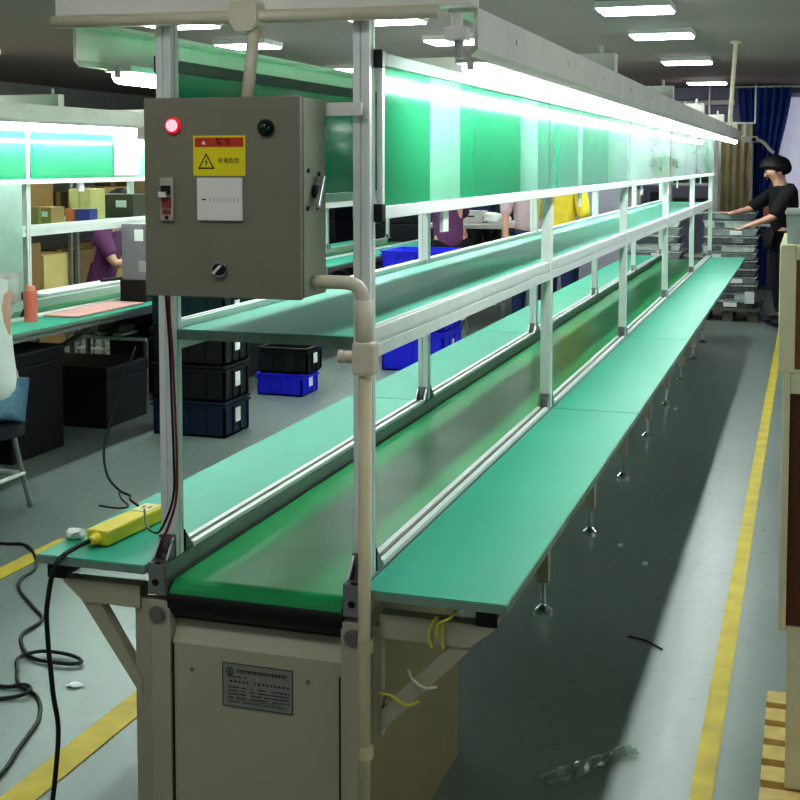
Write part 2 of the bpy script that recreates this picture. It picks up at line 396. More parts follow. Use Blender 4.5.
def housing(R, d, main, px, yf):
    if main:
        # housing lip, screws
        MB().box(px-.034, px-.031, -.064, -.05, .05, .57).build('panel_gap', BLACK, d)
        MB().box(-px+.031, -px+.034, -.064, -.05, .05, .60).build('panel_gap', BLACK, d)
        for x, z in ((-.145, .543), (.118, .55)):
            MB().cyl((x, -.065, z), (x, -.062, z), .004, n=10).build('screw', STEEL, d)
        NP0 = len(R.children_recursive); n = MB().box(-.079, .079, -.0645, -.0622, .483, .573, bev=.0008).build('nameplate', mat('plate_metal', (150, 150, 142), .4, .3, .05, 40), d)
        ink = mat('plate_ink', (62, 60, 52), .6)
        m = MB(); F = -.0652
        def ring(cx, cz, r0, r1):
            for i in range(20):
                a = 2*PI*i/20; b = 2*PI*(i+1)/20
                v = [m.bm.verts.new((cx+rr*math.cos(t), F, cz+rr*math.sin(t))) for rr, t in ((r0, a), (r1, a), (r1, b), (r0, b))]
                m.bm.faces.new(v)
        def dash(x0, x1, z0, z1): m.box(x0, x1, F-.0002, F+.0004, z0, z1)
        ring(-.062, .556, .0065, .0085)
        dash(-.0665, -.0575, .5555, .5565); dash(-.0625, -.0615, .551, .561); dash(-.0655, -.0585, .5595, .5605); dash(-.0655, -.0585, .5515, .5525)
        random.seed(3)
        x = -.045
        while x < .062:                                  # bold heading
            w_ = random.choice([.005, .0065, .0045]); dash(x, x+w_, .5585, .5605); dash(x+.001, x+w_-.001, .5555, .5572); dash(x+w_*.4, x+w_*.6, .554, .562); x += w_+.0014
        for row, (z, h, st) in enumerate([(.546, .002, .0), (.536, .004, .004), (.524, .0022, 0), (.517, .0022, 0), (.510, .0022, 0), (.503, .0022, 0), (.494, .0016, 0)]):
            x = -.066+(.004 if row in (1,) else 0); lim = .07 if row > 0 else -.02
            while x < lim:
                w_ = random.uniform(.0025, .006)
                if not (row in (2, 3, 4, 5) and -.026 < x < -.018) and random.random() > .12: dash(x, x+w_, z-h/2, z+h/2)
                x += w_+(.0045 if row == 1 else .0012)
        dash(-.066, .05, .4985, .499)
        m.build('nameplate_print', ink, n)
        MB().box(-.079, .079, -.0649, -.0645, .483, .4845).box(-.079, .079, -.0649, -.0645, .5715, .573).box(-.079, -.0775, -.0649, -.0645, .483, .573).box(.0775, .079, -.0649, -.0645, .483, .573).build('nameplate_border', ink, n)
        for o in R.children_recursive:
            if o.name.startswith('nameplate'):
                for v in o.data.vertices: v.co.x += .006; v.co.z = .571+(v.co.z-.573)*1.13
        # threaded hooks / yellow ties on the support arm
        ty = mat('yellow_wire', (206, 200, 70), .5)
        MB().tube([(.395, yf-.0, .735), (.385, yf+.005, .72), (.376, yf+.006, .69), (.382, yf+.006, .662)], .003, 6).tube([(.43, yf+.03, .75), (.42, yf+.0, .735), (.397, yf-.002, .72), (.392, yf+.004, .69)], .003, 6).tube([(.405, yf+.0, .724), (.404, yf+.006, .69), (.405, yf+.006, .664)], .003, 6).build('yellow_tie', ty, R)
        MB().tube([(.332, yf+.01, .605), (.345, yf+.002, .588), (.37, yf+.002, .574), (.39, yf+.014, .574)], .003, 6).build('white_cable_tie', PVC, R)
        MB().tube([(.272, yf+.01, .545), (.30, yf+.004, .545), (.33, yf+.002, .53), (.355, yf+.01, .538)], .003, 6).build('yellow_tie', ty, R)
    return R
XA, YA = -1.073, 2.41
# board extents measured along the right and left screens (local y)
br = [(.04, .387, 0), (.387, .65, 1), (.65, 1.347, 0), (1.347, 1.6, 1), (1.6, 1.777, 0), (1.80, 2.353, 0), (2.353, 2.44, 1), (2.44, 3.10, 0), (3.12, 3.7, 1), (3.8, 4.7, 1), (4.9, 5.6, 1), (6.0, 6.6, 1), (6.85, 7.5, 0), (8.0, 9.1, 1)]
bl = [(.05, 1.85, 0), (2.1, 3.6, 0), (4.1, 5.6, 1), (6.0, 7.4, 1), (7.8, 9.4, 1)]
lineA = make_line(XA, YA, 5, 'long conveyor workbench line in front with green tables, aluminium posts and overhead lamp canopies', br, bl)
XB, YB = -4.26, 4.04
brB = [(.05, 1.85, 0), (1.9, 2.75, 0), (2.75, 3.75, 1), (3.9, 5.7, 0), (5.8, 7.6, 0), (7.7, 9.5, 0)]
lineB = make_line(XB, YB, 5, 'second workbench line at the left side of the room with bright green screens', brB, [(.1, 1.8, 1), (4, 5.7, 1)], main=False)

# LED tubes hung under the canopies
def led_tubes(xc, y0, L, who, first=.10):
    n = int(L/1.17)
    for side, sn in ((1, 'right'), (-1, 'left')):
        proto = None
        for i in range(n):
            lab = 'LED tube %s under the %s canopy of %s' % ('nearest the camera' if i == 0 else ORD[i]+' from the near end', sn, who)
            loc = (xc+side*.408, y0+first+i*1.21, 1.852+ZO)
            if proto is None:
                t = thing('led_tube_lamp', loc, lab, 'light', 'LED tubes under the %s canopy of %s' % (sn, who))
                MB().box(-.034, .034, .02, 1.2, .002, .018, bev=.003).build('lamp_base', WHITE, t)
                m = MB().tube([(0, .03, -.004), (0, 1.19, -.004)], .021, 14, smooth=False)
                m.build('glowing_tube', LED, t, smooth=True)
                MB().box(-.008, .008, .018, .03, -.012, .014, bev=.002).build('end_cap', WHITE, t)
                MB().box(-.008, .008, 1.19, 1.202, -.012, .014, bev=.002).build('end_cap', WHITE, t)
                proto = t
            else: dup(proto, loc, label=lab)
led_tubes(XA, YA, 9.4, 'the front line')
led_tubes(XB, YB, 9.4, 'the left line')

# conduit along the first crossbeam, junction box and drop to the cabinet
t = thing('white_conduit_pipe', (-1.085, 2.36, 1.944+ZO), 'cream conduit running under the first crossbeam and down to the control cabinet', 'pipe')
m = MB().tube([(-.45, 0, .004), (.40, 0, -.004)], .0135, 14, smooth=False); m.build('horizontal_pipe', PVC, t, smooth=True)
m = MB().prism([(-.026, .03), (.026, .03), (.03, .02), (.03, -.012), (.017, -.03), (-.017, -.03), (-.03, -.012), (-.03, .02)], 'y', -.022, .022); m.build('tee_box', PVC, t)
MB().tube([(0.016, 0, -.02), (.012, -.03, -.175)], .0125, 14, smooth=False).build('drop_pipe', PVC, t, smooth=True)
t = thing('lamp_socket_fitting', (-.65, 2.37, 1.936+ZO), 'grey plastic fitting with short stub hanging at the right end of the first crossbeam', 'fitting')
MB().box(-.02, .022, -.02, .02, -.052, -.026, bev=.003).cyl((0, 0, -.026), (0, 0, .0), .012).build('fitting_body', CANOPY, t)
MB().cyl((.004, 0, -.085), (.004, 0, -.05), .0085, .0095).build('stub', mat('grey_pvc', (168, 170, 168), .5), t, smooth=False)

# ---------------------------------------------------------------- control cabinet
cx0, cx1, cz0, cz1, cyf, cyb = -1.252, -.920, 1.388, 1.777, 2.235, 2.372
C = thing('control_cabinet', ((cx0+cx1)/2, cyb, cz0+ZO), 'grey metal electrical control cabinet with red lamp and warning sticker, fixed to the first posts', 'electrical cabinet')
hw = (cx1-cx0)/2; H = cz1-cz0; D = cyb-cyf
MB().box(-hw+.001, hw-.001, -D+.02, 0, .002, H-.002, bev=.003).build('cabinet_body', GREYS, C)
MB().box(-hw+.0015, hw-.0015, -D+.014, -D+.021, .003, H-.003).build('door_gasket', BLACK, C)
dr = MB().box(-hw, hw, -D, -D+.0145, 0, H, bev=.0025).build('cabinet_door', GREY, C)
def lx(x): return x-(cx0+cx1)/2
def lz(z): return z-cz0
F = -D
MB().cyl((lx(-1.186), F, lz(1.723)), (lx(-1.186), F-.008, lz(1.723)), .0155, n=24).build('red_lamp_bezel', mat('red_bezel', (170, 20, 40), .3, emis=(220, 10, 40), es=.6), C)
MB().sph((lx(-1.186), F-.008, lz(1.723)), .012, (1, .8, 1)).build('red_indicator_lamp', REDW, C, smooth=True)
MB().cyl((lx(-.989), F, lz(1.717)), (lx(-.989), F-.006, lz(1.717)), .0165, n=24).build('green_lamp_bezel', BLACK, C)
MB().sph((lx(-.989), F-.006, lz(1.717)), .0125, (1, .9, 1)).build('green_indicator_lamp', mat('unlit_green', (18, 44, 26), .2), C, smooth=True)
# warning sticker
st = MB().box(lx(-1.144), lx(-1.033), F-.001, F, lz(1.625), lz(1.703), bev=.0004).build('warning_sticker', mat('sticker_yellow', (226, 212, 30), .45, 0, .02), C)
MB().box(lx(-1.140), lx(-1.037), F-.0014, F-.001, lz(1.681), lz(1.699)).build('red_band', mat('sticker_red', (196, 62, 30), .5, 0, .05), st)
ik = mat('sticker_ink', (60, 54, 16), .6)
m = MB()
def tri(cx, cz, s_, y):
    pts = [(cx, cz+s_*.62), (cx-s_*.6, cz-s_*.42), (cx+s_*.6, cz-s_*.42)]
    inn = [(cx+(p[0]-cx)*.74, cz+(p[1]-cz)*.74-s_*.01) for p in pts]
    for i in range(3):
        j = (i+1) % 3
        m.bm.faces.new([m.bm.verts.new((a, y, b)) for a, b in (pts[i], pts[j], inn[j], inn[i])])
    m.bm.faces.new([m.bm.verts.new((cx+a*s_, y, cz+b*s_)) for a, b in ((.06, .3), (-.1, 0), (0, 0), (-.05, -.3), (.12, .06), (.02, .06))])
tri(lx(-1.116), lz(1.651), .030, F-.0014)
m.build('warning_triangle', ik, st)
def text(s_, x, z, size, m_, parent, y, name, bold=0):
    cu = bpy.data.curves.new(name, 'FONT'); cu.body = s_; cu.size = size; cu.align_x = 'CENTER'; cu.align_y = 'CENTER'; cu.offset = bold
    tmp = bpy.data.objects.new(name+'_tmp', cu); COL.objects.link(tmp); bpy.context.view_layer.update()
    me = bpy.data.meshes.new_from_object(tmp.evaluated_get(bpy.context.evaluated_depsgraph_get()))
    bpy.data.objects.remove(tmp); me.materials.clear(); me.materials.append(m_)
    o = bpy.data.objects.new(name, me); COL.objects.link(o)
    o.location = (x, y, z); o.rotation_euler = (PI/2, 0, 0); o.parent = parent; return o
text('警 告', lx(-1.079), lz(1.6905), .014, mat('band_ink', (90, 20, 12), .6), st, F-.0016, 'band_text', .0003)
MB().prism([(lx(-1.126), lz(1.686)), (lx(-1.116), lz(1.686)), (lx(-1.121), lz(1.694))], 'y', F-.0018, F-.0014).build('band_symbol', WHITE, st)
text('有电危险', lx(-1.068), lz(1.654), .0115, ik, st, F-.0016, 'sticker_text')
# white square plate with one faint line of writing
wp = MB().box(lx(-1.1345), lx(-1.0385), F-.006, F, lz(1.5385), lz(1.6215), bev=.001).build('white_label_plate', WHITE, C)
m = MB(); random.seed(5)
m.box(lx(-1.124), lx(-1.115), F-.0066, F-.006, lz(1.578), lz(1.5805)); m.build('label_mark', mat('label_black', (40, 40, 38), .6), wp)
m = MB(); x = lx(-1.108)
while x < lx(-1.048):
    w_ = random.uniform(.004, .007)
    for q in range(3):
        zz = lz(1.575)+q*.003; m.box(x+random.uniform(0, .001), x+w_-random.uniform(0, .002), F-.0064, F-.006, zz, zz+.0008)
    m.box(x+w_*.45, x+w_*.58, F-.0064, F-.006, lz(1.574), lz(1.583)); x += w_+.0018
m.build('label_writing', mat('label_faint', (176, 176, 168), .7), wp)
# circuit breaker
cb = MB().box(lx(-1.2145), lx(-1.1865), F-.007, F, lz(1.537), lz(1.6215), bev=.001).build('circuit_breaker', mat('breaker_grey', (176, 172, 156), .5), C)
MB().box(lx(-1.211), lx(-1.191), F-.012, F-.007, lz(1.588), lz(1.606), bev=.001).build('breaker_window', BLACK, cb)
MB().box(lx(-1.212), lx(-1.196), F-.019, F-.012, lz(1.583), lz(1.594), bev=.001).build('breaker_lever', WHITE, cb)
MB().box(lx(-1.210), lx(-1.190), F-.009, F-.007, lz(1.562), lz(1.583)).build('breaker_print', mat('breaker_red', (140, 62, 52), .6), cb)
MB().box(lx(-1.209), lx(-1.191), F-.0085, F-.007, lz(1.549), lz(1.559)).build('breaker_stripe', MATS['breaker_red'], cb)
MB().cyl((lx(-1.2), F-.0085, lz(1.543)), (lx(-1.2), F-.007, lz(1.543)), .004).build('breaker_screw', BLACK, cb)
# selector switch on the door
k = MB().cyl((lx(-1.088), F, lz(1.444)), (lx(-1.088), F-.006, lz(1.444)), .0155, n=28).build('selector_switch', CHROME, C)
MB().cyl((lx(-1.088), F-.006, lz(1.444)), (lx(-1.088), F-.014, lz(1.444)), .0125, .011, n=28).build('switch_knob', BLACK, k)
MB().box(-.0022, .0022, -.006, 0, -.011, .011, M=Matrix.Translation((lx(-1.088), F-.013, lz(1.444))) @ Matrix.Rotation(math.radians(45), 4, 'Y')).build('switch_pointer', WHITE, k)
# rotary latch handle and rivets on the right side
h = MB().cyl((hw, -.066, lz(1.594)), (hw+.008, -.066, lz(1.594)), .013).build('side_latch', BLACK, C)
MB().box(-.004, .006, -.006, .006, -.034, .034, bev=.002, M=Matrix.Translation((hw+.012, -.066, lz(1.594))) @ Matrix.Rotation(math.radians(-28), 4, 'X')).build('latch_handle', CHROME, h)
for y, z in ((-.095, 1.635), (-.1, 1.562), (-.05, 1.562), (-.04, 1.628)): MB().cyl((hw-.001, y, lz(z)), (hw+.002, y, lz(z)), .0045, n=8).build('side_rivet', BLACK, C)
# strap fixing the cabinet to the right post
MB().box(hw-.004, lx(-.845), .0, .004, lz(1.744), lz(1.770)).cyl((lx(-.857), -.003, lz(1.757)), (lx(-.857), 0, lz(1.757)), .005, n=8).build('mounting_strap', WHITE, C)
MB().box(lx(-1.345), hw, .0, .004, lz(1.70), lz(1.724)).build('rear_strap', WHITE, C)
MB().box(lx(-1.345), hw, .0, .004, lz(1.42), lz(1.444)).build('rear_strap', WHITE, C)
MB().box(-hw-.0015, -hw, -D+.03, -D+.06, .055, .125).build('side_yellow_label', YEL, C)

# conduit leaving the cabinet and dropping to the floor
P = thing('drop_conduit', (-.8165, 2.306, ZO), 'cream conduit bending from the cabinet side down past the right front leg', 'pipe')
MB().tube([(-.108, .0, 1.418), (-.045, 0, 1.418), (-.02, 0, 1.414), (-.006, 0, 1.40), (-.001, 0, 1.375), (0, 0, 1.36), (0, 0, 1.29)], .0135, 14).build('elbow_pipe', PVC, P, smooth=True)
MB().tube([(-.001, 0, 1.385), (0, 0, 1.29)], .0165, 14, smooth=False).build('socket', PVC, P, smooth=True)
MB().box(-.02, .024, -.02, .02, 1.240, 1.304, bev=.006).cyl((-.05, 0, 1.273), (-.02, 0, 1.273), .012).cyl((-.052, 0, 1.273), (-.04, 0, 1.273), .0135).build('tee_fitting', PVC, P)
MB().tube([(-.004, 0, .09), (.001, 0, 1.235)], .0125, 14, smooth=False).build('down_pipe', mat('pvc_aged', (206, 196, 158), .45, 0, .05, 9), P, smooth=True)
for z in (.70, .485): MB().cyl((.001, 0, z-.012), (.001, 0, z+.012), .0155).build('pipe_coupling', MATS['pvc_aged'], P)

# power strip, cords, wires, crumpled paper
T = .7165
ang = math.atan2(2.64-2.42, -1.478+1.505)
ps = thing('yellow_power_strip', (-1.475, 2.53, T), 'yellow plastic power strip lying on the green table beside the first post', 'power strip')
ps.rotation_euler = (0, 0, math.radians(86))
MB().box(-.115, .12, -.029, .029, 0, .034, bev=.006).build('strip_body', YEL, ps)
MB().cyl((-.138, 0, .016), (-.112, 0, .016), .009, .015).build('cord_gland', YEL, ps)
MB().box(.05, .115, -.022, .022, .0335, .0355).build('socket_face', mat('pale_socket', (216, 210, 150), .5), ps)
for y in (-.008, .008): MB().box(.078, .092, y-.002, y+.002, .0352, .0362).build('socket_slot', BLACK, ps)
tag(MB().tube([(-1.487, 2.40, T+.016), (-1.498, 2.36, T+.012), (-1.515, 2.305, T-.01), (-1.528, 2.29, T-.09), (-1.53, 2.29, .56), (-1.532, 2.31, .42), (-1.527, 2.32, .34), (-1.534, 2.32, .25), (-1.55, 2.32, .14), (-1.56, 2.30, .04), (-1.58, 2.2, .008), (-1.66, 2.05, .006)], .0055, 10).build('extension_cord', CORD, smooth=True), 'thick black cord hanging from the yellow power strip down to the floor', 'cord')
tag(MB().tube([(-3.4, 4.42, .006), (-3.13, 4.36, .006), (-3.017, 4.37, .006), (-2.88, 4.24, .006), (-2.797, 4.105, .006), (-2.78, 4.0, .006), (-2.713, 3.89, .006), (-2.57, 3.76, .006), (-2.461, 3.654, .006), (-2.45, 3.53, .006), (-2.394, 3.44, .006), (-2.29, 3.35, .008), (-2.16, 3.34, .01), (-2.13, 3.37, .01), (-2.19, 3.40, .012), (-2.29, 3.395, .014), (-2.33, 3.33, .012), (-2.28, 3.25, .008)], .006, 8).build('extension_cord', CORD, smooth=True), 'black cord snaking over the left floor from the table end to a small loop', 'cord')
tag(MB().tube([(-2.28, 3.25, .014), (-2.22, 3.17, .008), (-2.13, 3.12, .006), (-2.076, 3.064, .006), (-2.035, 3.0, .006), (-2.009, 2.94, .006), (-1.97, 2.8, .006), (-1.932, 2.671, .006), (-1.93, 2.45, .006)], .006, 8).build('extension_cord', CORD, smooth=True), 'black cord curving over the floor below the small loop to the lower left corner', 'cord')
tag(MB().tube([(-2.5, 3.2, .006), (-2.27, 3.14, .006), (-2.19, 3.16, .012), (-2.15, 3.12, .014), (-2.20, 3.07, .006), (-2.4, 2.98, .006)], .006, 8).build('extension_cord', CORD, smooth=True), 'short black cord bight at the left photo edge crossing the curving cord', 'cord')
RW = mat('red_wire', (128, 44, 34), .5)
w = thing('cabinet_wires', (-1.285, 2.375, 1.38+ZO), 'dark red and black wires running from under the cabinet down the first left post', 'wires')
MB().tube([(.02, -.02, .01), (.018, -.015, -.05), (.026, -.02, -.12), (.034, -.026, -.25), (.037, -.027, -.34), (.035, -.027, -.43), (.018, -.03, -.49), (0, -.03, -.525)], .0028, 6).build('red_wire', RW, w, smooth=True)
MB().tube([(.012, -.02, .01), (.015, -.018, -.05), (.02, -.02, -.12), (.027, -.026, -.25), (.03, -.027, -.34), (.028, -.027, -.43), (.0, -.03, -.50), (-.06, .04, -.53), (-.12, .12, -.54), (-.18, .22, -.538)], .0026, 6).build('black_wire', CORD, w, smooth=True)
tag(MB().tube([(-1.60, 2.80, 1.19+ZO), (-1.64, 2.76, 1.03+ZO), (-1.645, 2.72, .95+ZO), (-1.62, 2.69, .89+ZO), (-1.575, 2.67, .86+ZO), (-1.54, 2.66, .852+ZO), (-1.525, 2.635, .85+ZO), (-1.49, 2.61, T+.038)], .0032, 6).build('thin_wire', CORD, smooth=True), 'thin black wire hanging in the air and plugged into the yellow power strip', 'wire')
tag(MB().tube([(-1.57, 2.66, T+.05), (-1.545, 2.63, T+.044), (-1.51, 2.60, T+.038), (-1.52, 2.57, T+.04), (-1.57, 2.57, T+.042)], .0025, 6).build('loose_wire_ends', CORD, smooth=True), 'short dark wire ends sticking out of the top of the yellow power strip', 'wire')
def crumple(name, c, s_, m_, seed, flat=.6):
    random.seed(seed); b = bmesh.new(); bmesh.ops.create_icosphere(b, subdivisions=2, radius=1)
    for v in b.verts:
        k_ = random.uniform(.6, 1.15); v.co = Vector((v.co.x*s_[0]*k_, v.co.y*s_[1]*k_, max(-.5, v.co.z)*s_[2]*k_))
    mb = MB(); mb.bm.free(); mb.bm = b
    o = mb.build(name, m_); o.location = c; return o
tag(crumple('crumpled_paper', (-1.56, 2.45, T+.008), (.022, .022, .018), PAPER, 4), 'small crumpled white paper scrap on the green table left of the yellow power strip', 'paper')

# things on the near floor
bag = clear_mat('plastic_film', (205, 210, 205), .28, .12)
def film(name, pts, w, seed, lab):
    random.seed(seed); b = bmesh.new(); n = len(pts); rows = []
    for i in range(n-1):
        for q in range(4):
            t = q/4; p = Vector(pts[i]).lerp(Vector(pts[i+1]), t)
            d = (Vector(pts[i+1])-Vector(pts[i])).normalized(); a = Vector((-d.y, d.x, 0))
            rows.append([b.verts.new(p+a*w[i]*(j/6-.5)*2+Vector((0, 0, random.uniform(.004, .028)*(1-abs(j/6-.5))))) for j in range(7)])
    for i in range(len(rows)-1):
        for j in range(6): b.faces.new((rows[i][j], rows[i][j+1], rows[i+1][j+1], rows[i+1][j]))
    mb = MB(); mb.bm.free(); mb.bm = b; return tag(mb.build(name, bag), lab, 'plastic bag')
film('plastic_film', [(-.615, 3.06, 0), (-.56, 3.12, 0), (-.51, 3.186, 0), (-.45, 3.27, 0), (-.40, 3.31, 0)], [.03, .028, .022, .026, .024], 2, 'crumpled clear plastic film strip lying on the floor in front of the right table')
random.seed(12)
lit = [(-.58, 4.9, 'tiny silver scrap on the dark floor below the right table, nearest one'), (-.70, 5.1, 'tiny silver scrap on the dark floor below the right table, just behind the nearest'), (-.78, 8.1, 'tiny pale scrap on the floor beside the far part of the right table')]
for x, y, lab in lit: tag(crumple('floor_scrap', (x, y, .006), (.014, .012, .01), ALU, int(x*100) % 17, 1), lab, 'scrap')
tag(MB().tube([(-.54, 4.12, .004), (-.48, 4.1, .004), (-.42, 4.04, .004)], .003, 6).build('floor_twig_wire', CORD, smooth=True), 'short dark wire offcut across the shadow edge on the floor', 'wire')
tag(crumple('floor_scrap', (-2.06, 3.22, .004), (.03, .02, .005), PAPER, 9), 'flat whitish paper scrap on the floor by the looped black cords', 'scrap')

# ---------------------------------------------------------------- right hand side: pallet and boxes
pl = thing('wooden_pallet', (.318, 2.53, 0), 'pale wooden pallet with gapped deck boards under the brown boxes at the right', 'pallet')
for i in range(9):
    y = .0+i*.112
    MB().box(-.40, .42, y, y+.076, .112, .132, bev=.002).build('deck_board', WOOD, pl)
for y in (.02, .44, .90):
    for x in (-.385, -.05, .30): MB().box(x, x+.09, y-.02, y+.08, .022, .0905).build('block', WOOD, pl)
for x in (-.385, -.05, .30): MB().box(x, x+.09, 0, .972, .0905, .112).build('stringer', WOOD, pl)
for x in (-.385, -.05, .30): MB().box(x, x+.09, 0, .972, 0, .022).build('bottom_board', WOOD, pl)
def foam_box(x0, z0, z1, lab, inner, lip=.02, side=.028, y0=2.95, tilt=0):
    t = thing('foam_edged_box', (x0, y0, z0), lab, 'box', None)
    W = .62; Dp = .50; h = z1-z0
    m = MB().box(0, side, 0, Dp, 0, h, bev=.003).box(W-side, W, 0, Dp, 0, h, bev=.003).box(side, W-side, 0, Dp, h-lip-.012, h, bev=.003)
    m.box(side, W-side, .0, Dp, 0, .008)
    m.build('foam_shell', FOAM, t)
    MB().box(side, W-side, .014, Dp-.01, .008, h-lip-.012).build('brown_carton', inner, t)
    return t
foam_box(-.028, .132, .500, 'lowest brown box with cream side edge standing on the wooden pallet', CARDBD, .0, .045)
foam_box(-.048, .500, 1.090, 'middle brown box with thick cream top edge in the stack on the pallet', CARDBD, .035, .016)
foam_box(-.06, 1.090, 1.378, 'topmost cream-edged box with lighter brown front in the stack on the pallet', CARDB, .022, .036)
b_ = thing('translucent_bin', (-.045, 2.98, 1.378), 'small translucent grey plastic bin on top of the box stack at the right edge', 'bin')
BINM = mat('translucent_grey', (176, 190, 182), .35, 0, .1, 30)
MB().prism([(.0, .0), (.16, .0), (.165, .07), (-.004, .07)], 'y', 0, .2).build('bin_body', BINM, b_)
MB().box(-.006, .168, -.006, .206, .066, .075, bev=.002).build('bin_rim', mat('bin_rim', (198, 206, 200), .4), b_)

# ---------------------------------------------------------------- crates and bins
def crate_proto(name, w, d, h, m_, label, cat='crate', group=None, loc=(0, 0, 0)):
    t = thing(name, loc, label, cat, group)
    b = MB(); th = .008
    def taper(x0, x1, y0, y1, z0, z1): b.box(x0, x1, y0, y1, z0, z1)
    taper(-w/2+.01, w/2-.01, -d/2+.01, -d/2+.018, 0, h); taper(-w/2+.01, w/2-.01, d/2-.018, d/2-.01, 0, h)
    taper(-w/2+.01, -w/2+.018, -d/2+.01, d/2-.01, 0, h); taper(w/2-.018, w/2-.01, -d/2+.01, d/2-.01, 0, h)
    taper(-w/2+.01, w/2-.01, -d/2+.01, d/2-.01, 0, .012)
    nr = 5
    for i in range(nr):
        x = -w/2+.02+(w-.05)*i/(nr-1); b.box(x, x+.012, -d/2+.001, -d/2+.011, .01, h-.03)
    for i in range(4):
        y = -d/2+.02+(d-.05)*i/3; b.box(w/2-.011, w/2-.001, y, y+.012, .01, h-.03)
    b.build('crate_body', m_, t)
    r = MB()
    for z in (h-.03, h-.006):
        r.box(-w/2-.002, w/2+.002, -d/2-.002, -d/2+.012, z-.006, z+.006); r.box(-w/2-.002, w/2+.002, d/2-.012, d/2+.002, z-.006, z+.006)
        r.box(-w/2-.002, -w/2+.012, -d/2+.012, d/2-.012, z-.006, z+.006); r.box(w/2-.012, w/2+.002, -d/2+.012, d/2-.012, z-.006, z+.006)
    r.build('crate_rim', m_, t)
    MB().box(w/2+.0005, w/2+.0025, -.035, .03, h*.35, h*.75).build('side_sticker', PAPER, t)
    return t
def stack(name, x, y, w, d, hs, mats_, base, where, rz=0, cat='crate', grp=None, z0=0):
    z = z0; n = len(hs)
    pos = {0: 'lowest', n-1: 'topmost'}
    for i, (h, m_) in enumerate(zip(hs, mats_)):
        p = pos.get(i, ORD[i]+' from the floor') if n > 1 else 'single'
        t = crate_proto(name, w, d, h, m_, '%s %s %s' % (p, base, where), cat, grp, (x, y, z))
        t.rotation_euler = (0, 0, rz); z += h+.002
stack('storage_crate', -3.355, 6.62, .47, .34, [.205, .205, .205, .205], [NAVY, DARKC, DARKC, TEALC], 'dark plastic crate', 'in the stack behind the first left post', grp='stacked crates by the left aisle')
stack('blue_storage_bin', -3.36, 7.92, .34, .3, [.15], [BLUE], 'bright blue plastic bin', 'on the floor behind the dark crate stack', cat='bin')
stack('black_storage_box', -3.34, 7.93, .36, .28, [.17], [DARKC], 'black box with white sticker', 'standing on the small blue bin', z0=.153)
stack('blue_storage_bin', -2.81, 9.25, .5, .5, [.30, .30, .30], [BLUE, BLUE, BLUE], 'bright blue bin', 'in the stack behind the second left post', cat='bin', grp='bright blue stacked bins')
stack('storage_crate', -3.42, 10.2, .46, .4, [.25, .25], [DARKC, TEALC], 'dark plastic crate', 'in the pair left of the blue bin stack', grp='two dark crates behind the small blue bin')
# ---------------------------------------------------------------- left line: things on shelf and bench
SH = 1.297+ZO+.001; BT = .7165
def carton(x0, x1, y0, y1, z0, z1, m_, lab, group=None, label_side=True, name='carton', tape=True):
    t = thing(name, ((x0+x1)/2, (y0+y1)/2, z0), lab, 'box', group)
    w = (x1-x0)/2; d = (y1-y0)/2; h = z1-z0
    MB().box(-w, w, -d, d, 0, h, bev=.003).build('carton_body', m_, t)
    if tape: MB().box(-w*.12, w*.12, -d-.001, d+.001, h*.0+.004, h+.001).build('tape', mat('tape', (190, 166, 116), .4), t)
    if label_side: MB().box(w*.2, w*.7, -d-.0018, -d-.001, h*.45, h*.75).build('carton_label', PAPER, t)
    return t
carton(-4.27, -4.12, 6.28, 6.42, SH, SH+.10, CARD, 'small tan carton at the left end of the upper shelf of the left line')
carton(-4.285, -4.22, 6.68, 6.78, SH, SH+.075, mat('orange_box', (214, 110, 70), .6), 'small orange and blue box standing between cartons on the left upper shelf', tape=False, label_side=False)
carton(-4.215, -4.12, 6.68, 6.78, SH, SH+.075, mat('blue_box', (64, 60, 140), .6), 'small blue packet beside the orange box on the left upper shelf', tape=False, label_side=False)
carton(-4.41, -4.26, 6.92, 7.1, SH, SH+.19, mat('cream_carton', (214, 194, 130), .7), 'cream carton on the left upper shelf behind the orange box', label_side=False)
carton(-4.44, -4.13, 7.22, 7.45, SH, SH+.15, mat('dark_olive_box', (78, 74, 60), .7), 'dark olive box with white label on the left upper shelf beside the cabinet', tape=False)
tag(MB().box(-4.0065, -4.0045, 6.79, 7.09, 1.576+ZO, 1.783+ZO).build('paper_sheet', PAPER), 'white printed paper sheet taped to the green screen of the left line', 'paper')
pw = bpy.data.objects['paper_sheet']
m = MB()
for i, (a, b) in enumerate([(6.88, 6.96), (6.89, 6.95), (6.88, 6.97), (6.89, 6.93), (6.89, 6.925)]): m.box(-4.0044, -4.0042, a, b, 1.735+ZO-i*.016, 1.741+ZO-i*.016)
m.build('printed_lines', mat('grey_print', (150, 150, 156), .7), pw)
tag(MB().box(-4.02, -4.0, 5.95, 6.0, 1.873+ZO, 1.90+ZO, bev=.003).box(-4.018, -3.99, 5.93, 6.02, 1.880+ZO, 1.888+ZO).build('screen_clip', BLACK), 'small black clip on top of the left line screen rail', 'clip')
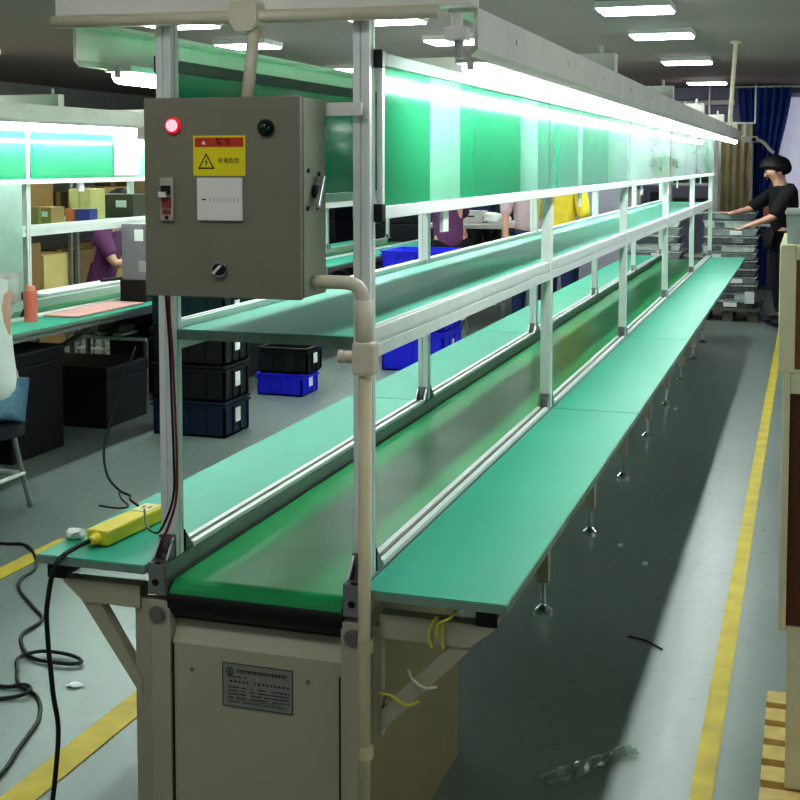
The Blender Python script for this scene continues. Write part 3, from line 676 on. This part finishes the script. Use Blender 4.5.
# hanging pale sheet on the left
tag(MB().box(-4.0, -3.995, 4.95, 5.82, .87, 1.45, bev=.001).build('pale_acrylic_sheet', clear_mat('pale_sheet', (190, 225, 212), .7)), 'pale green translucent sheet hanging below the left line screen at the photo edge', 'sheet')
pk = mat('pink_plastic', (232, 118, 102), .4)
b_ = thing('pink_bottle', (-3.94, 5.80, BT), 'salmon pink drinking bottle standing on the left workbench beside the post', 'bottle')
MB().cyl((0, 0, 0), (0, 0, .165), .035, .033, n=24).build('bottle_body', pk, b_, smooth=False)
MB().cyl((0, 0, .165), (0, 0, .19), .026, .024, n=20).build('bottle_cap', mat('pink_cap', (236, 150, 136), .4), b_)
tag(MB().box(-4.0, -3.78, 6.0, 6.72, BT, BT+.012, bev=.004).build('pink_cloth', mat('pink_cloth', (216, 168, 160), .9)), 'pale pink cloth pad spread on the front edge of the left bench', 'cloth')
tag(MB().box(-4.74, -4.55, 6.9, 8.4, BT, BT+.02, bev=.003).build('white_paper_pad', PAPER), 'stack of white paper sheets on the far side of the left bench', 'paper')
tag(MB().tube([(-4.66, 7.7, BT+.032), (-4.6, 7.95, BT+.032)], .012, 8).build('marker_pen', BLACK), 'dark pen lying on the white paper stack on the left bench', 'pen')
tag(MB().tube([(-4.56, 6.15, BT+.03), (-4.58, 6.3, BT+.05), (-4.62, 6.5, BT+.06), (-4.6, 6.7, BT+.03)], .03, 8).build('dark_red_pouch', mat('dark_red', (110, 48, 40), .7), smooth=True), 'dark red soft pouch on the left bench behind the pink bottle', 'pouch')
g = thing('grey_machine_box', (-3.915, 6.95, BT), 'tall grey machine housing with small white label standing on the left bench by the cabinet', 'machine')
MB().box(-.08, .08, -.11, .15, .13, .475, bev=.006).build('machine_housing', mat('machine_grey', (134, 130, 136), .5), g)
MB().box(-.088, .088, -.12, .16, 0, .13, bev=.004).build('machine_base', mat('machine_base', (36, 20, 24), .5), g)
MB().box(.01, .07, -.1125, -.11, .37, .44).build('machine_label', PAPER, g)
g = thing('screw_feeder', (-3.9, 7.85, BT), 'small white device with blue band on the left bench, partly behind the cabinet', 'device')
MB().box(-.08, .08, -.08, .08, 0, .08, bev=.01).build('device_base', mat('blue_band', (60, 66, 130), .5), g)
MB().box(-.07, .07, -.07, .07, .08, .13, bev=.012).build('device_top', WHITE, g)
MB().box(-.06, -.03, .09, .1, .13, .33).build('yellow_column', YEL, g)
g = thing('label_printer', (-4.25, 8.15, SH), 'white and black device with knob on the left upper shelf by the cabinet edge', 'device')
MB().box(-.12, .12, -.14, .14, 0, .09, bev=.012).build('printer_body', WHITE, g)
MB().cyl((-.02, -.15, .045), (-.02, -.14, .045), .03).build('printer_knob', BLACK, g)
MB().box(-.1, .1, -.08, .1, .09, .17, bev=.01).build('printer_top', BLACK, g)

# storage racks with cartons behind the left line
def rack(x, y, w, h, lv, lab, rz=0, d=.45):
    t = thing('storage_rack', (x, y, 0), lab, 'rack', None, rz)
    for sx in (-1, 1):
        for sy in (-1, 1): MB().box(sx*w/2-.015, sx*w/2+.015, sy*d/2-.015, sy*d/2+.015, 0, h).build('upright', ALUD, t)
    for z in lv: MB().box(-w/2, w/2, -d/2, d/2, z-.02, z).build('rack_shelf', CREAMD, t)
    return t
RK = [.5, 1.0, 1.5]
rackspots = [(-6.3, 8.6), (-6.3, 10.6), (-6.3, 12.6)]
rn = ['near', 'middle', 'far']
for i, (x, y) in enumerate(rackspots):
    rack(x, y, 1.9, 1.95, RK, '%s storage rack full of brown cartons behind the left line' % rn[i], PI/2)
random.seed(21)
cm = [CARD, CARDD, mat('cream_carton', (214, 194, 130), .7), mat('carton_c', (150, 118, 70), .8)]
hn = {0: 'floor level', .5: 'low', 1.0: 'middle', 1.5: 'top'}
for i, (x, y) in enumerate(rackspots):
    for z in (0, .5, 1.0, 1.5):
        yy = y-.88; q = 0
        while yy < y+.6:
            l_ = random.uniform(.34, .5); hh = random.uniform(.28, .44) if z < 1.5 else random.uniform(.25, .4)
            m_ = random.choice(cm)
            carton(x-.2, x+.2, yy, yy+l_, z+.001, z+hh, m_, '%s carton from the left, %s shelf of the %s rack' % (['first', 'second', 'third', 'fourth', 'fifth'][q], hn[z], rn[i]), 'cartons on the racks behind the left line', label_side=False)
            yy += l_+.04; q += 1

# dark equipment beyond the aisle
def machine(x, y, w, d, h, lab, m_):
    t = thing('floor_machine', (x, y, 0), lab, 'machine')
    MB().box(-w/2, w/2, -d/2, d/2, .08, h*.55, bev=.01).build('machine_base', m_, t)
    MB().box(-w/2+.05, w/2-.05, -d/2+.12, d/2-.02, h*.55, h, bev=.015).build('machine_head', m_, t)
    MB().box(-w*.3, w*.3, -d/2+.112, -d/2+.12, h*.62, h*.9).build('machine_window', BLACK, t)
    for sx in (-1, 1):
        for sy in (-1, 1): MB().cyl((sx*w*.4, sy*d*.38, 0), (sx*w*.4, sy*d*.38, .08), .03).build('machine_foot', BLACK, t)
    return t
DK = mat('machine_dark', (32, 34, 44), .5)
machine(-4.2, 14.9, 1.6, .8, 1.5, 'wide black machine seen through the gap beyond the second post', DK)
machine(-2.6, 15.4, .9, .7, 1.5, 'narrow black machine near the back wall, right of the wide one', DK)
machine(-6.4, 15.4, 1.4, .8, 1.5, 'black machine in the far left corner', DK)
g = thing('grey_partition', (-2.3, 12.6, 0), 'plain grey partition panel standing beyond the conveyor line', 'partition')
MB().box(-.55, .55, -.02, .02, .05, 1.42, bev=.004).build('partition_panel', mat('partition_grey', (150, 146, 158), .7), g)
for x in (-.5, .5): MB().box(x-.03, x+.03, -.2, .2, 0, .05).build('partition_foot', ALUD, g)
g = thing('packing_table', (-3.05, 12.1, 0), 'pale grey packing table with clutter beyond the blue bins', 'table')
MB().box(-.45, .35, -.5, .5, .94, .98, bev=.004).build('tabletop', mat('pale_top', (186, 184, 178), .5), g)
MB().box(-.43, .33, -.48, .48, .45, .47).build('lower_shelf', ALUD, g)
for sx in (-.42, .32):
    for sy in (-.46, .46): MB().box(sx-.02, sx+.02, sy-.02, sy+.02, 0, .94).build('leg', ALUD, g)
g = thing('tape_roll_box', (-3.2, 11.9, .981), 'pale grey carton with a dark slot on the packing table', 'box')
MB().box(-.22, .22, -.12, .12, 0, .12, bev=.004).build('carton_body', mat('pale_carton', (176, 172, 168), .7), g)
MB().box(-.18, .15, -.1215, -.12, .06, .075).build('carton_slot', BLACK, g)
tag(crumple('folded_cloth', (-2.88, 11.9, 1.03), (.15, .12, .07), WTEE, 31), 'heap of white cloth on the packing table beside the pale carton', 'cloth')

# ---------------------------------------------------------------- people
def skinned(name, verts, edges, radii, m_, parent, sub=2, root=0):
    me = bpy.data.meshes.new(name); me.from_pydata([Vector(v) for v in verts], edges, [])
    o = bpy.data.objects.new(name, me); COL.objects.link(o)
    md = o.modifiers.new('Skin', 'SKIN'); md.use_smooth_shade = True
    if not me.skin_vertices: pass
    lay = me.skin_vertices[0].data
    for i, r in enumerate(radii):
        lay[i].radius = r if isinstance(r, tuple) else (r, r); lay[i].use_root = (i == root)
    s = o.modifiers.new('Sub', 'SUBSURF'); s.levels = sub; s.render_levels = sub
    me.materials.append(m_); o.parent = parent; return o
def lerp(a, b, t): return tuple(a[i]+(b[i]-a[i])*t for i in range(3))
def person(loc, rz, label, J, shirt, trousers, hairm, sleeves=.5, legcover=1.0, shoes=WHITE, hair_long=False, group=None, face=True):
    """J: joints in local coords, person faces -Y locally: pelvis, chest, neck, head, l/r shoulder, elbow, wrist, hip, knee, ankle"""
    t = thing('person', loc, label, 'person', group, rz)
    V = []; E = []; Rr = []
    def add(p, r, frm=None):
        V.append(p); Rr.append(r); i = len(V)-1
        if frm is not None: E.append((frm, i))
        return i
    pel = add(J['pelvis'], (.125, .095)); wst = add(lerp(J['pelvis'], J['chest'], .45), (.115, .085), pel)
    ch = add(J['chest'], (.14, .095), wst); nk = add(J['neck'], .05, ch)
    hd0 = add(lerp(J['neck'], J['head'], .55), (.052, .06), nk); hd = add(J['head'], (.088, .098), hd0); top = add(lerp(J['neck'], J['head'], 1.45), (.07, .08), hd)
    for s in 'lr':
        sh = add(J[s+'sh'], .052, ch); el = add(J[s+'el'], .038, sh); wr = add(J[s+'wr'], .026, el)
        d = (Vector(J[s+'wr'])-Vector(J[s+'el'])).normalized()
        palm = add(tuple(Vector(J[s+'wr'])+d*.05), (.034, .016), wr)
        side = d.cross(Vector((0, 0, 1)));
        if side.length < .2: side = d.cross(Vector((0, 1, 0)))
        side.normalize(); dn = side.cross(d)
        for k, ln in enumerate((.062, .074, .07, .054)):
            b0 = Vector(V[palm])+d*.03+side*((k-1.5)*.018); i1 = add(tuple(b0), .009, palm)
            i2 = add(tuple(b0+d*ln*.5+dn*.006), .0085, i1); add(tuple(b0+d*ln*.85+dn*.028), .007, i2)
        th = add(tuple(Vector(V[palm])+side*.035-d*.02), .011, palm); add(tuple(Vector(V[palm])+side*.05+d*.03+dn*.012), .009, th)
        hp = add(J[s+'hip'], .085, pel); kn = add(J[s+'kn'], .055, hp); an = add(J[s+'an'], .036, kn)
    skinned('body', V, E, Rr, SKIN, t)
    # shirt
    V2 = [J['pelvis'], lerp(J['pelvis'], J['chest'], .45), J['chest'], lerp(J['chest'], J['neck'], .86)]
    V2[0] = lerp(J['pelvis'], J['chest'], -.16)
    E2 = [(0, 1), (1, 2), (2, 3)]; R2 = [(.152, .122), (.142, .108), (.168, .118), .07]
    for s in 'lr':
        V2.append(J[s+'sh']); R2.append(.072); E2.append((2, len(V2)-1)); V2.append(lerp(J[s+'sh'], J[s+'el'], sleeves*1.1)); R2.append(.058); E2.append((len(V2)-2, len(V2)-1))
    skinned('shirt', V2, E2, R2, shirt, t)
    V3 = [J['pelvis']]; R3 = [(.145, .112)]; E3 = []
    for s in 'lr':
        V3.append(J[s+'hip']); R3.append(.1); E3.append((0, len(V3)-1)); V3.append(J[s+'kn']); R3.append(.072); E3.append((len(V3)-2, len(V3)-1))
        if legcover > .6: V3.append(lerp(J[s+'kn'], J[s+'an'], .93)); R3.append(.056); E3.append((len(V3)-2, len(V3)-1))
    if legcover < .9: R3[0] = (.115, .1); R3[1] = R3[3 if len(R3) > 3 else 1] = .085
    skinned('trousers', V3, E3, R3, trousers, t)
    for s in 'lr':
        a = Vector(J[s+'an']); MB().sph((a.x, a.y-.05, a.z-.03), .05, (.85, 2.3, .9)).build('shoe', shoes, t, smooth=True)
    # hair cap and face
    H_ = Vector(J['head']); up = (H_-Vector(J['neck'])).normalized(); fw = Vector(J.get('face', (0, -1, 0))).normalized(); rt = fw.cross(up).normalized(); fw = up.cross(rt)
    Mh = Matrix((rt, -fw, up)).transposed().to_4x4(); Mh.translation = H_+up*.03
    b = bmesh.new(); bmesh.ops.create_uvsphere(b, u_segments=24, v_segments=16, radius=1)
    random.seed(5)
    for v in b.verts:
        co = v.co
        zlow = -.7 if co.y > .1 else (-.35 if co.y > -.3 else (-.0 if co.y > -.6 else .22))
        if hair_long and co.y > -.2: zlow = -1.6
        z = co.z
        sh = 1 if z >= zlow else max(.45, 1-(zlow-z)*1.6)
        v.co = Vector((co.x*.104*sh, (co.y*.122+.010)*sh, z*.122*sh+.016))*random.uniform(.98, 1.04)
    mb = MB(); mb.bm.free(); mb.bm = b; o = mb.build('hair', hairm, t, smooth=True); o.matrix_local = Mh
    if face:
        f = MB().sph((0, -.088, -.04), .012, (.9, 1.1, 1.5)); o = f.build('nose', SKIN, t, smooth=True); o.matrix_local = Mh
        for s in (-1, 1):
            o = MB().sph((s*.08, .005, -.03), .02, (.4, .8, 1.4)).build('ear', SKIN, t, smooth=True); o.matrix_local = Mh
            o = MB().sph((s*.03, -.082, -.005), .009, (1.4, .6, .6)).build('eye', HAIR, t, smooth=True); o.matrix_local = Mh
        o = MB().sph((0, -.084, -.075), .013, (1.6, .5, .4)).build('mouth', mat('lips', (168, 96, 88), .5), t, smooth=True); o.matrix_local = Mh
    return t
def std(**k):
    J = dict(pelvis=(0, 0, .95), chest=(0, 0, 1.28), neck=(0, 0, 1.46), head=(0, -.01, 1.60), lsh=(.17, 0, 1.40), rsh=(-.17, 0, 1.40),
             lel=(.22, 0, 1.12), rel=(-.22, 0, 1.12), lwr=(.23, -.08, .88), rwr=(-.23, -.08, .88), lhip=(.09, 0, .90), rhip=(-.09, 0, .90),
             lkn=(.1, -.01, .49), rkn=(-.1, -.01, .49), lan=(.1, .02, .09), ran=(-.1, .02, .09))
    J.update(k); return J
# worker in black at the far right: turned to the left, reaching over the tray pallet
pb = person((-.21, 12.55, 0), -PI/2+.35, 'person with short black hair in black T-shirt and trousers facing left beyond the trays', std(
    chest=(0, -.02, 1.26), neck=(0, -.05, 1.45), head=(0, -.085, 1.57), face=(0, -1, -.45),
    lsh=(.165, -.03, 1.38), lel=(.19, -.16, 1.13), lwr=(.14, -.31, 1.05), rsh=(-.165, -.03, 1.38), rel=(-.19, -.22, 1.19), rwr=(-.12, -.36, 1.16)),
    BTEE, BTEE, HAIR, .95, shoes=BLACK)
pb.scale = (1.22, 1.2, .94)
# worker in white T-shirt cut by the left photo edge, seated and leaning over the left bench
def seated(**k):
    return std(pelvis=(0, 0, .5), chest=(0, -.08, .85), neck=(0, -.13, 1.03), head=(0, -.18, 1.16), lsh=(.16, -.09, .97), rsh=(-.16, -.09, .97), lel=(.2, -.2, .76), rel=(-.2, -.2, .76),
               lwr=(.1, -.42, .84), rwr=(-.1, -.42, .84), lhip=(.09, -.03, .48), rhip=(-.09, -.03, .48), lkn=(.1, -.42, .48), rkn=(-.1, -.42, .48), lan=(.1, -.42, .1), ran=(-.1, -.42, .1), face=(0, -1, -.7), **k)
person((-3.44, 4.75, .02), -PI/2-.3, 'person in white T-shirt and light blue jeans seated at the left photo edge', seated(), WTEE, DENIM, HAIR, .6, .8)
def stool(x, y, lab, h=.40):
    t = thing('work_stool', (x, y, 0), lab, 'stool')
    MB().cyl((0, 0, h-.05), (0, 0, h), .16, n=24).build('seat', DK, t)
    for a in range(4):
        c, s_ = math.cos(a*PI/2+.78), math.sin(a*PI/2+.78); MB().tube([(c*.11, s_*.11, h-.05), (c*.18, s_*.18, 0)], .012, 8, smooth=False).build('leg', ALUD, t)
    m = MB()
    for a in range(4):
        a0 = a*PI/2+.78; a1 = a0+PI/2; m.tube([(math.cos(a0)*.155, math.sin(a0)*.155, .16), (math.cos(a1)*.155, math.sin(a1)*.155, .16)], .01, 8, smooth=False)
    m.build('foot_ring', ALU, t)
stool(-3.47, 4.76, 'round work stool under the person in the white T-shirt', .40)
person((-5.15, 8.45, .04), PI/2+.25, 'person in purple T-shirt seated behind the left bench with head hidden behind the shelf', seated(), PURP, BTEE, HAIR, .7)
stool(-5.15, 8.46, 'round work stool under the person in the purple T-shirt', .40)
person((-3.05, 10.9, .30), PI+.6, 'person in purple top perched on a tall stool behind the blue bins', seated(), PURP, BTEE, HAIR, .9)
stool(-3.05, 10.92, 'tall round stool under the person behind the blue bins', .68)
person((-2.33, 10.95, -.0), .4, 'person in pale pink top standing behind the conveyor, left of the third post', std(), PINKC, NAVYC, HAIR, 1.0, hair_long=True)
person((-1.98, 10.5, -.0), -.3, 'person in bright yellow top standing behind the conveyor, right of the third post', std(), YCOT, NAVYC, HAIR, 1.0)
person((-3.35, 13.3, 0), .5, 'person in navy blue top standing beyond the packing table', std(), NAVYC, BTEE, HAIR, .8)
# black cases added as shade under the left bench, then shoes and foot rail
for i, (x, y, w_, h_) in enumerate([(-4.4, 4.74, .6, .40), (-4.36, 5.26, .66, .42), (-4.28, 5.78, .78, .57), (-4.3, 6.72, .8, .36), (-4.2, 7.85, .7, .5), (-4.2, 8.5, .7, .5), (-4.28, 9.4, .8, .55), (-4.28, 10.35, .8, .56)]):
    q = thing('black_shade_case', (x, y, 0), 'black case standing in for shade under the left bench, %s' % ('nearest the camera' if i == 0 else ORD[i]+' from the near end'), 'case', 'black shade cases under the left bench')
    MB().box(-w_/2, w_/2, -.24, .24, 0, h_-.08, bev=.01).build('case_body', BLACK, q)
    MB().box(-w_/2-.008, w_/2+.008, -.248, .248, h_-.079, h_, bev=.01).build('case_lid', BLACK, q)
for i, (x, lab) in enumerate(((-4.5, 'left grey shoe on the floor in the shade under the left bench'), (-4.36, 'right grey shoe on the floor in the shade under the left bench'))):
    s_ = thing('grey_shoe', (x, 7.5, .423), lab, 'shoe', 'pair of grey shoes under the left bench')
    MB().sph((0, 0, .03), .05, (.8, 2.2, .75)).build('shoe_upper', mat('shoe_grey', (118, 110, 104), .8), s_, smooth=True)
    MB().box(-.036, .036, -.105, .105, -.012, .004, bev=.004).build('sole', WHITE, s_)
g = thing('footrest_shelf', (-4.43, 7.5, 0), 'low metal footrest bar under the left bench carrying the grey shoes', 'footrest')
MB().box(-.3, .3, -.12, .12, .39, .408, bev=.002).build('footrest_board', DK, g)
MB().tube([(-.3, -.13, .40), (.3, -.13, .40)], .012, 8, smooth=False).build('footrest_bar', ALU, g)
for x in (-.28, .28):
    for y in (-.1, .1): MB().box(x-.012, x+.012, y-.012, y+.012, 0, .39).build('leg', ALUD, g)

# ---------------------------------------------------------------- far end
def tray_pile(x, y, n, w, d, h, where, base_label):
    p = thing('plastic_pallet', (x, y, 0), base_label, 'pallet')
    MB().box(-w/2-.05, w/2+.05, -d/2-.05, d/2+.05, .1, .13, bev=.004).build('pallet_deck', mat('pallet_grey', (96, 92, 78), .7), p)
    for sx in (-1, 0, 1):
        for sy in (-1, 0, 1): MB().box(sx*w*.45-.05, sx*w*.45+.05, sy*d*.45-.05, sy*d*.45+.05, 0, .1).build('pallet_block', MATS['pallet_grey'], p)
    tm = [mat('tray_silver', (176, 182, 180), .25, .6, .2, 30), mat('tray_clear', (196, 208, 202), .3, .1, .2, 30), mat('tray_dark', (96, 104, 106), .35, .3, .25, 30)]
    random.seed(int(x*10) % 97)
    protos = []
    for i in range(n):
        dx, dy = random.uniform(-.015, .015), random.uniform(-.015, .015)
        t = thing('stacked_tray', (x+dx, y+dy, .131+i*h), '%s shiny plastic tray in the %s' % (('lowest' if i == 0 else 'topmost' if i == n-1 else ORD[i]+' from the bottom'), where), 'tray', 'trays of the %s' % where)
        m = MB().prism([(-w/2+.03, 0), (w/2-.03, 0), (w/2-.008, h-.02), (-w/2+.008, h-.02)], 'y', -d/2+.01, d/2-.01)
        m.build('tray_body', tm[i % 3 if i % 4 else 2], t)
        MB().box(-w/2, w/2, -d/2, d/2, h-.02, h-.008, bev=.002).build('tray_rim', tm[(i+1) % 2], t)
        m = MB()
        a = random.uniform(-w/2+.04, w/2-.2); m.box(a, a+random.uniform(.08, .16), -d/2-.004, -d/2+.002, .012, h-.024)
        m.build('tray_contents', [PAPER, tm[2], tm[0]][i % 3], t)
tray_pile(-.745, 13.15, 12, .53, .56, .079, 'pile past the right table', 'grey brown pallet under the tray pile beyond the right table end')
tray_pile(-1.5, 13.15, 12, .6, .56, .079, 'pile past the belt end', 'grey brown pallet under the tray pile beyond the belt end')
tag(MB().box(-.585, -.495, 12.84, 12.845, .18, .30).build('pallet_note', PAPER), 'white paper note on the front of the far tray pile', 'paper')
g = thing('side_trolley', (-.36, 13.9, 0), 'low steel trolley beside the person in black', 'trolley')
MB().box(-.2, .28, -.2, .2, .9, .925, bev=.003).build('trolley_top', ALU, g)
for x in (-.18, .26):
    for y in (-.18, .18): MB().cyl((x, y, 0), (x, y, .9), .014, n=8).build('leg', ALUD, g)
tag(MB().box(-.45, -.2, 13.78, 14.02, .926, 1.10, bev=.006).build('brown_parcel', mat('parcel_brown', (164, 104, 76), .8)), 'reddish brown parcel on the trolley beside the person in black', 'box')

# white rack near the back wall
g = thing('white_rack', (-1.55, 15.2, 0), 'white shelf frame with dark goods near the back wall behind the far posts', 'rack')
for x in (-.55, -.0, .52):
    for y in (-.2, .2): MB().box(x-.03, x+.03, y-.03, y+.03, 0, 1.95).build('upright', WHITE, g)
for z in (.5, 1.0, 1.33, 1.72): MB().box(-.55, .52, -.2, .2, z-.03, z).build('rack_shelf', WHITE, g)
random.seed(8)
for z, n in ((1.0, 4), (1.33, 4)):
    for i in range(n):
        x = -2.03+i*.26; w_ = random.uniform(.14, .2); h_ = random.uniform(.12, .26)
        m_ = [DARKC, mat('green_goods', (52, 84, 44), .7), BLACK, WHITE][(i+int(z*3)) % 4]
        q = thing('goods_box', (x, 15.12, z), '%s goods box from the left on the %s shelf of the white rack' % (['first', 'second', 'third', 'fourth'][i], 'upper' if z > 1.2 else 'lower'), 'box', 'goods on the white rack')
        MB().box(0, w_, -.1, .1, 0, h_, bev=.006).build('box_body', m_, q)
        MB().box(-.003, w_+.003, -.103, .103, h_-.03, h_, bev=.003).build('box_lid', m_, q)

def curtain(name, x0t, x1t, x0b, x1b, y, z0, z1, folds, m_, lab, ztie=None, x0m=None, x1m=None):
    b = bmesh.new(); NX, NZ = folds*8, 24; rows = []
    for j in range(NZ+1):
        t = j/NZ; z = z1+(z0-z1)*t
        if ztie is not None:
            tt = (z1-ztie)/(z1-z0)
            if t < tt: s_ = (t/tt)**1.3; a = x0t+(x0m-x0t)*s_; c = x1t+(x1m-x1t)*s_
            else: s_ = (t-tt)/(1-tt); a = x0m+(x0b-x0m)*s_; c = x1m+(x1b-x1m)*s_
        else: a = x0t+(x0b-x0t)*t; c = x1t+(x1b-x1t)*t
        rows.append([b.verts.new((a+(c-a)*i/NX, y+.05*math.sin(i/8*2*PI)+.012*math.sin(i*1.7), z)) for i in range(NX+1)])
    for j in range(NZ):
        for i in range(NX): b.faces.new((rows[j][i], rows[j][i+1], rows[j+1][i+1], rows[j+1][i]))
    mb = MB(); mb.bm.free(); mb.bm = b; o = mb.build(name, m_, smooth=True); return tag(o, lab, 'curtain')
curtain('blue_curtain', -.86, -.22, -.68, -.48, 16.2, .05, 2.48, 7, CURT, 'dark blue curtain gathered to the left at the bright window', ztie=1.15, x0m=-.68, x1m=-.50)
curtain('beige_curtain', -1.165, -.66, -1.165, -.70, 15.95, .05, 2.03, 6, BEIGE, 'drab olive beige hanging drape left of the blue curtain')
tag(MB().cyl((-1.18, 15.95, 2.04), (-.64, 15.95, 2.04), .015).cyl((-1.18, 15.95, 2.04), (-1.18, 15.95, 2.51), .012).cyl((-.64, 15.95, 2.04), (-.64, 15.95, 2.51), .012).build('drape_rail', ALU), 'thin metal rail holding the beige drape', 'rail')
tag(MB().cyl((-.95, 16.2, 2.49), (.0, 16.2, 2.49), .014).build('curtain_rail', ALU), 'metal rail holding the blue curtain under the ceiling', 'rail')
g = thing('jointed_arm_fixture', (-.62, 14.75, 0), 'pale jointed arm on a slim stand in front of the curtains', 'fixture')
MB().cyl((0, 0, 0), (0, 0, 1.86), .014, n=8).cyl((0, 0, 0), (0, 0, .03), .16, n=24).build('stand', ALUD, g)
MB().cyl((-.07, 0, 1.84), (-.07, 0, 2.0), .028, n=12).box(-.12, .06, -.03, .03, 1.79, 1.86, bev=.01).build('arm_head', WHITE, g)
MB().tube([(.02, 0, 1.83), (.12, 0, 1.79), (.2, 0, 1.70), (.24, 0, 1.67)], .02, 8).build('arm', WHITE, g, smooth=True)
MB().cyl((.02, -.035, 1.82), (.02, -.03, 1.82), .025).build('arm_joint', BLACK, g)
tag(MB().box(-1.7, -.9, 16.3, 16.4, 2.28, 2.34, bev=.01).build('wall_duct', WHITE), 'short pale wall trunking above the beige drape', 'trunking')

# ---------------------------------------------------------------- world, camera
wd = bpy.data.worlds.new('World'); bpy.context.scene.world = wd; wd.use_nodes = True
wd.node_tree.nodes['Background'].inputs[0].default_value = (.85, .95, .92, 1); wd.node_tree.nodes['Background'].inputs[1].default_value = .12

FP = math.sqrt(410*3940-82**2)
Yc = Vector((410, -82, FP)).normalized(); Xc = Vector((3940, 82, -FP)).normalized()
Xc = (Xc-Yc*Xc.dot(Yc)).normalized(); Zc = Xc.cross(Yc)
if Zc.y > 0: Zc = -Zc
# camera axes in world coordinates: right, up, back
right = Vector((Xc.x, Yc.x, Zc.x)); up = -Vector((Xc.y, Yc.y, Zc.y)); back = -Vector((Xc.z, Yc.z, Zc.z))
M = Matrix((right, up, back)).transposed().to_4x4(); M.translation = (0, 0, 1.56)
cd = bpy.data.cameras.new('camera'); cam = bpy.data.objects.new('camera', cd); COL.objects.link(cam)
cam.matrix_world = M; cd.sensor_width = 36; cd.lens = 36*FP/800; cd.shift_y = -155/800; cd.clip_start = .05; cd.clip_end = 100
bpy.context.scene.camera = cam
vs = bpy.context.scene.view_settings
vs.view_transform = 'Standard'; vs.look = 'Medium High Contrast'; vs.exposure = .25; vs.gamma = 1
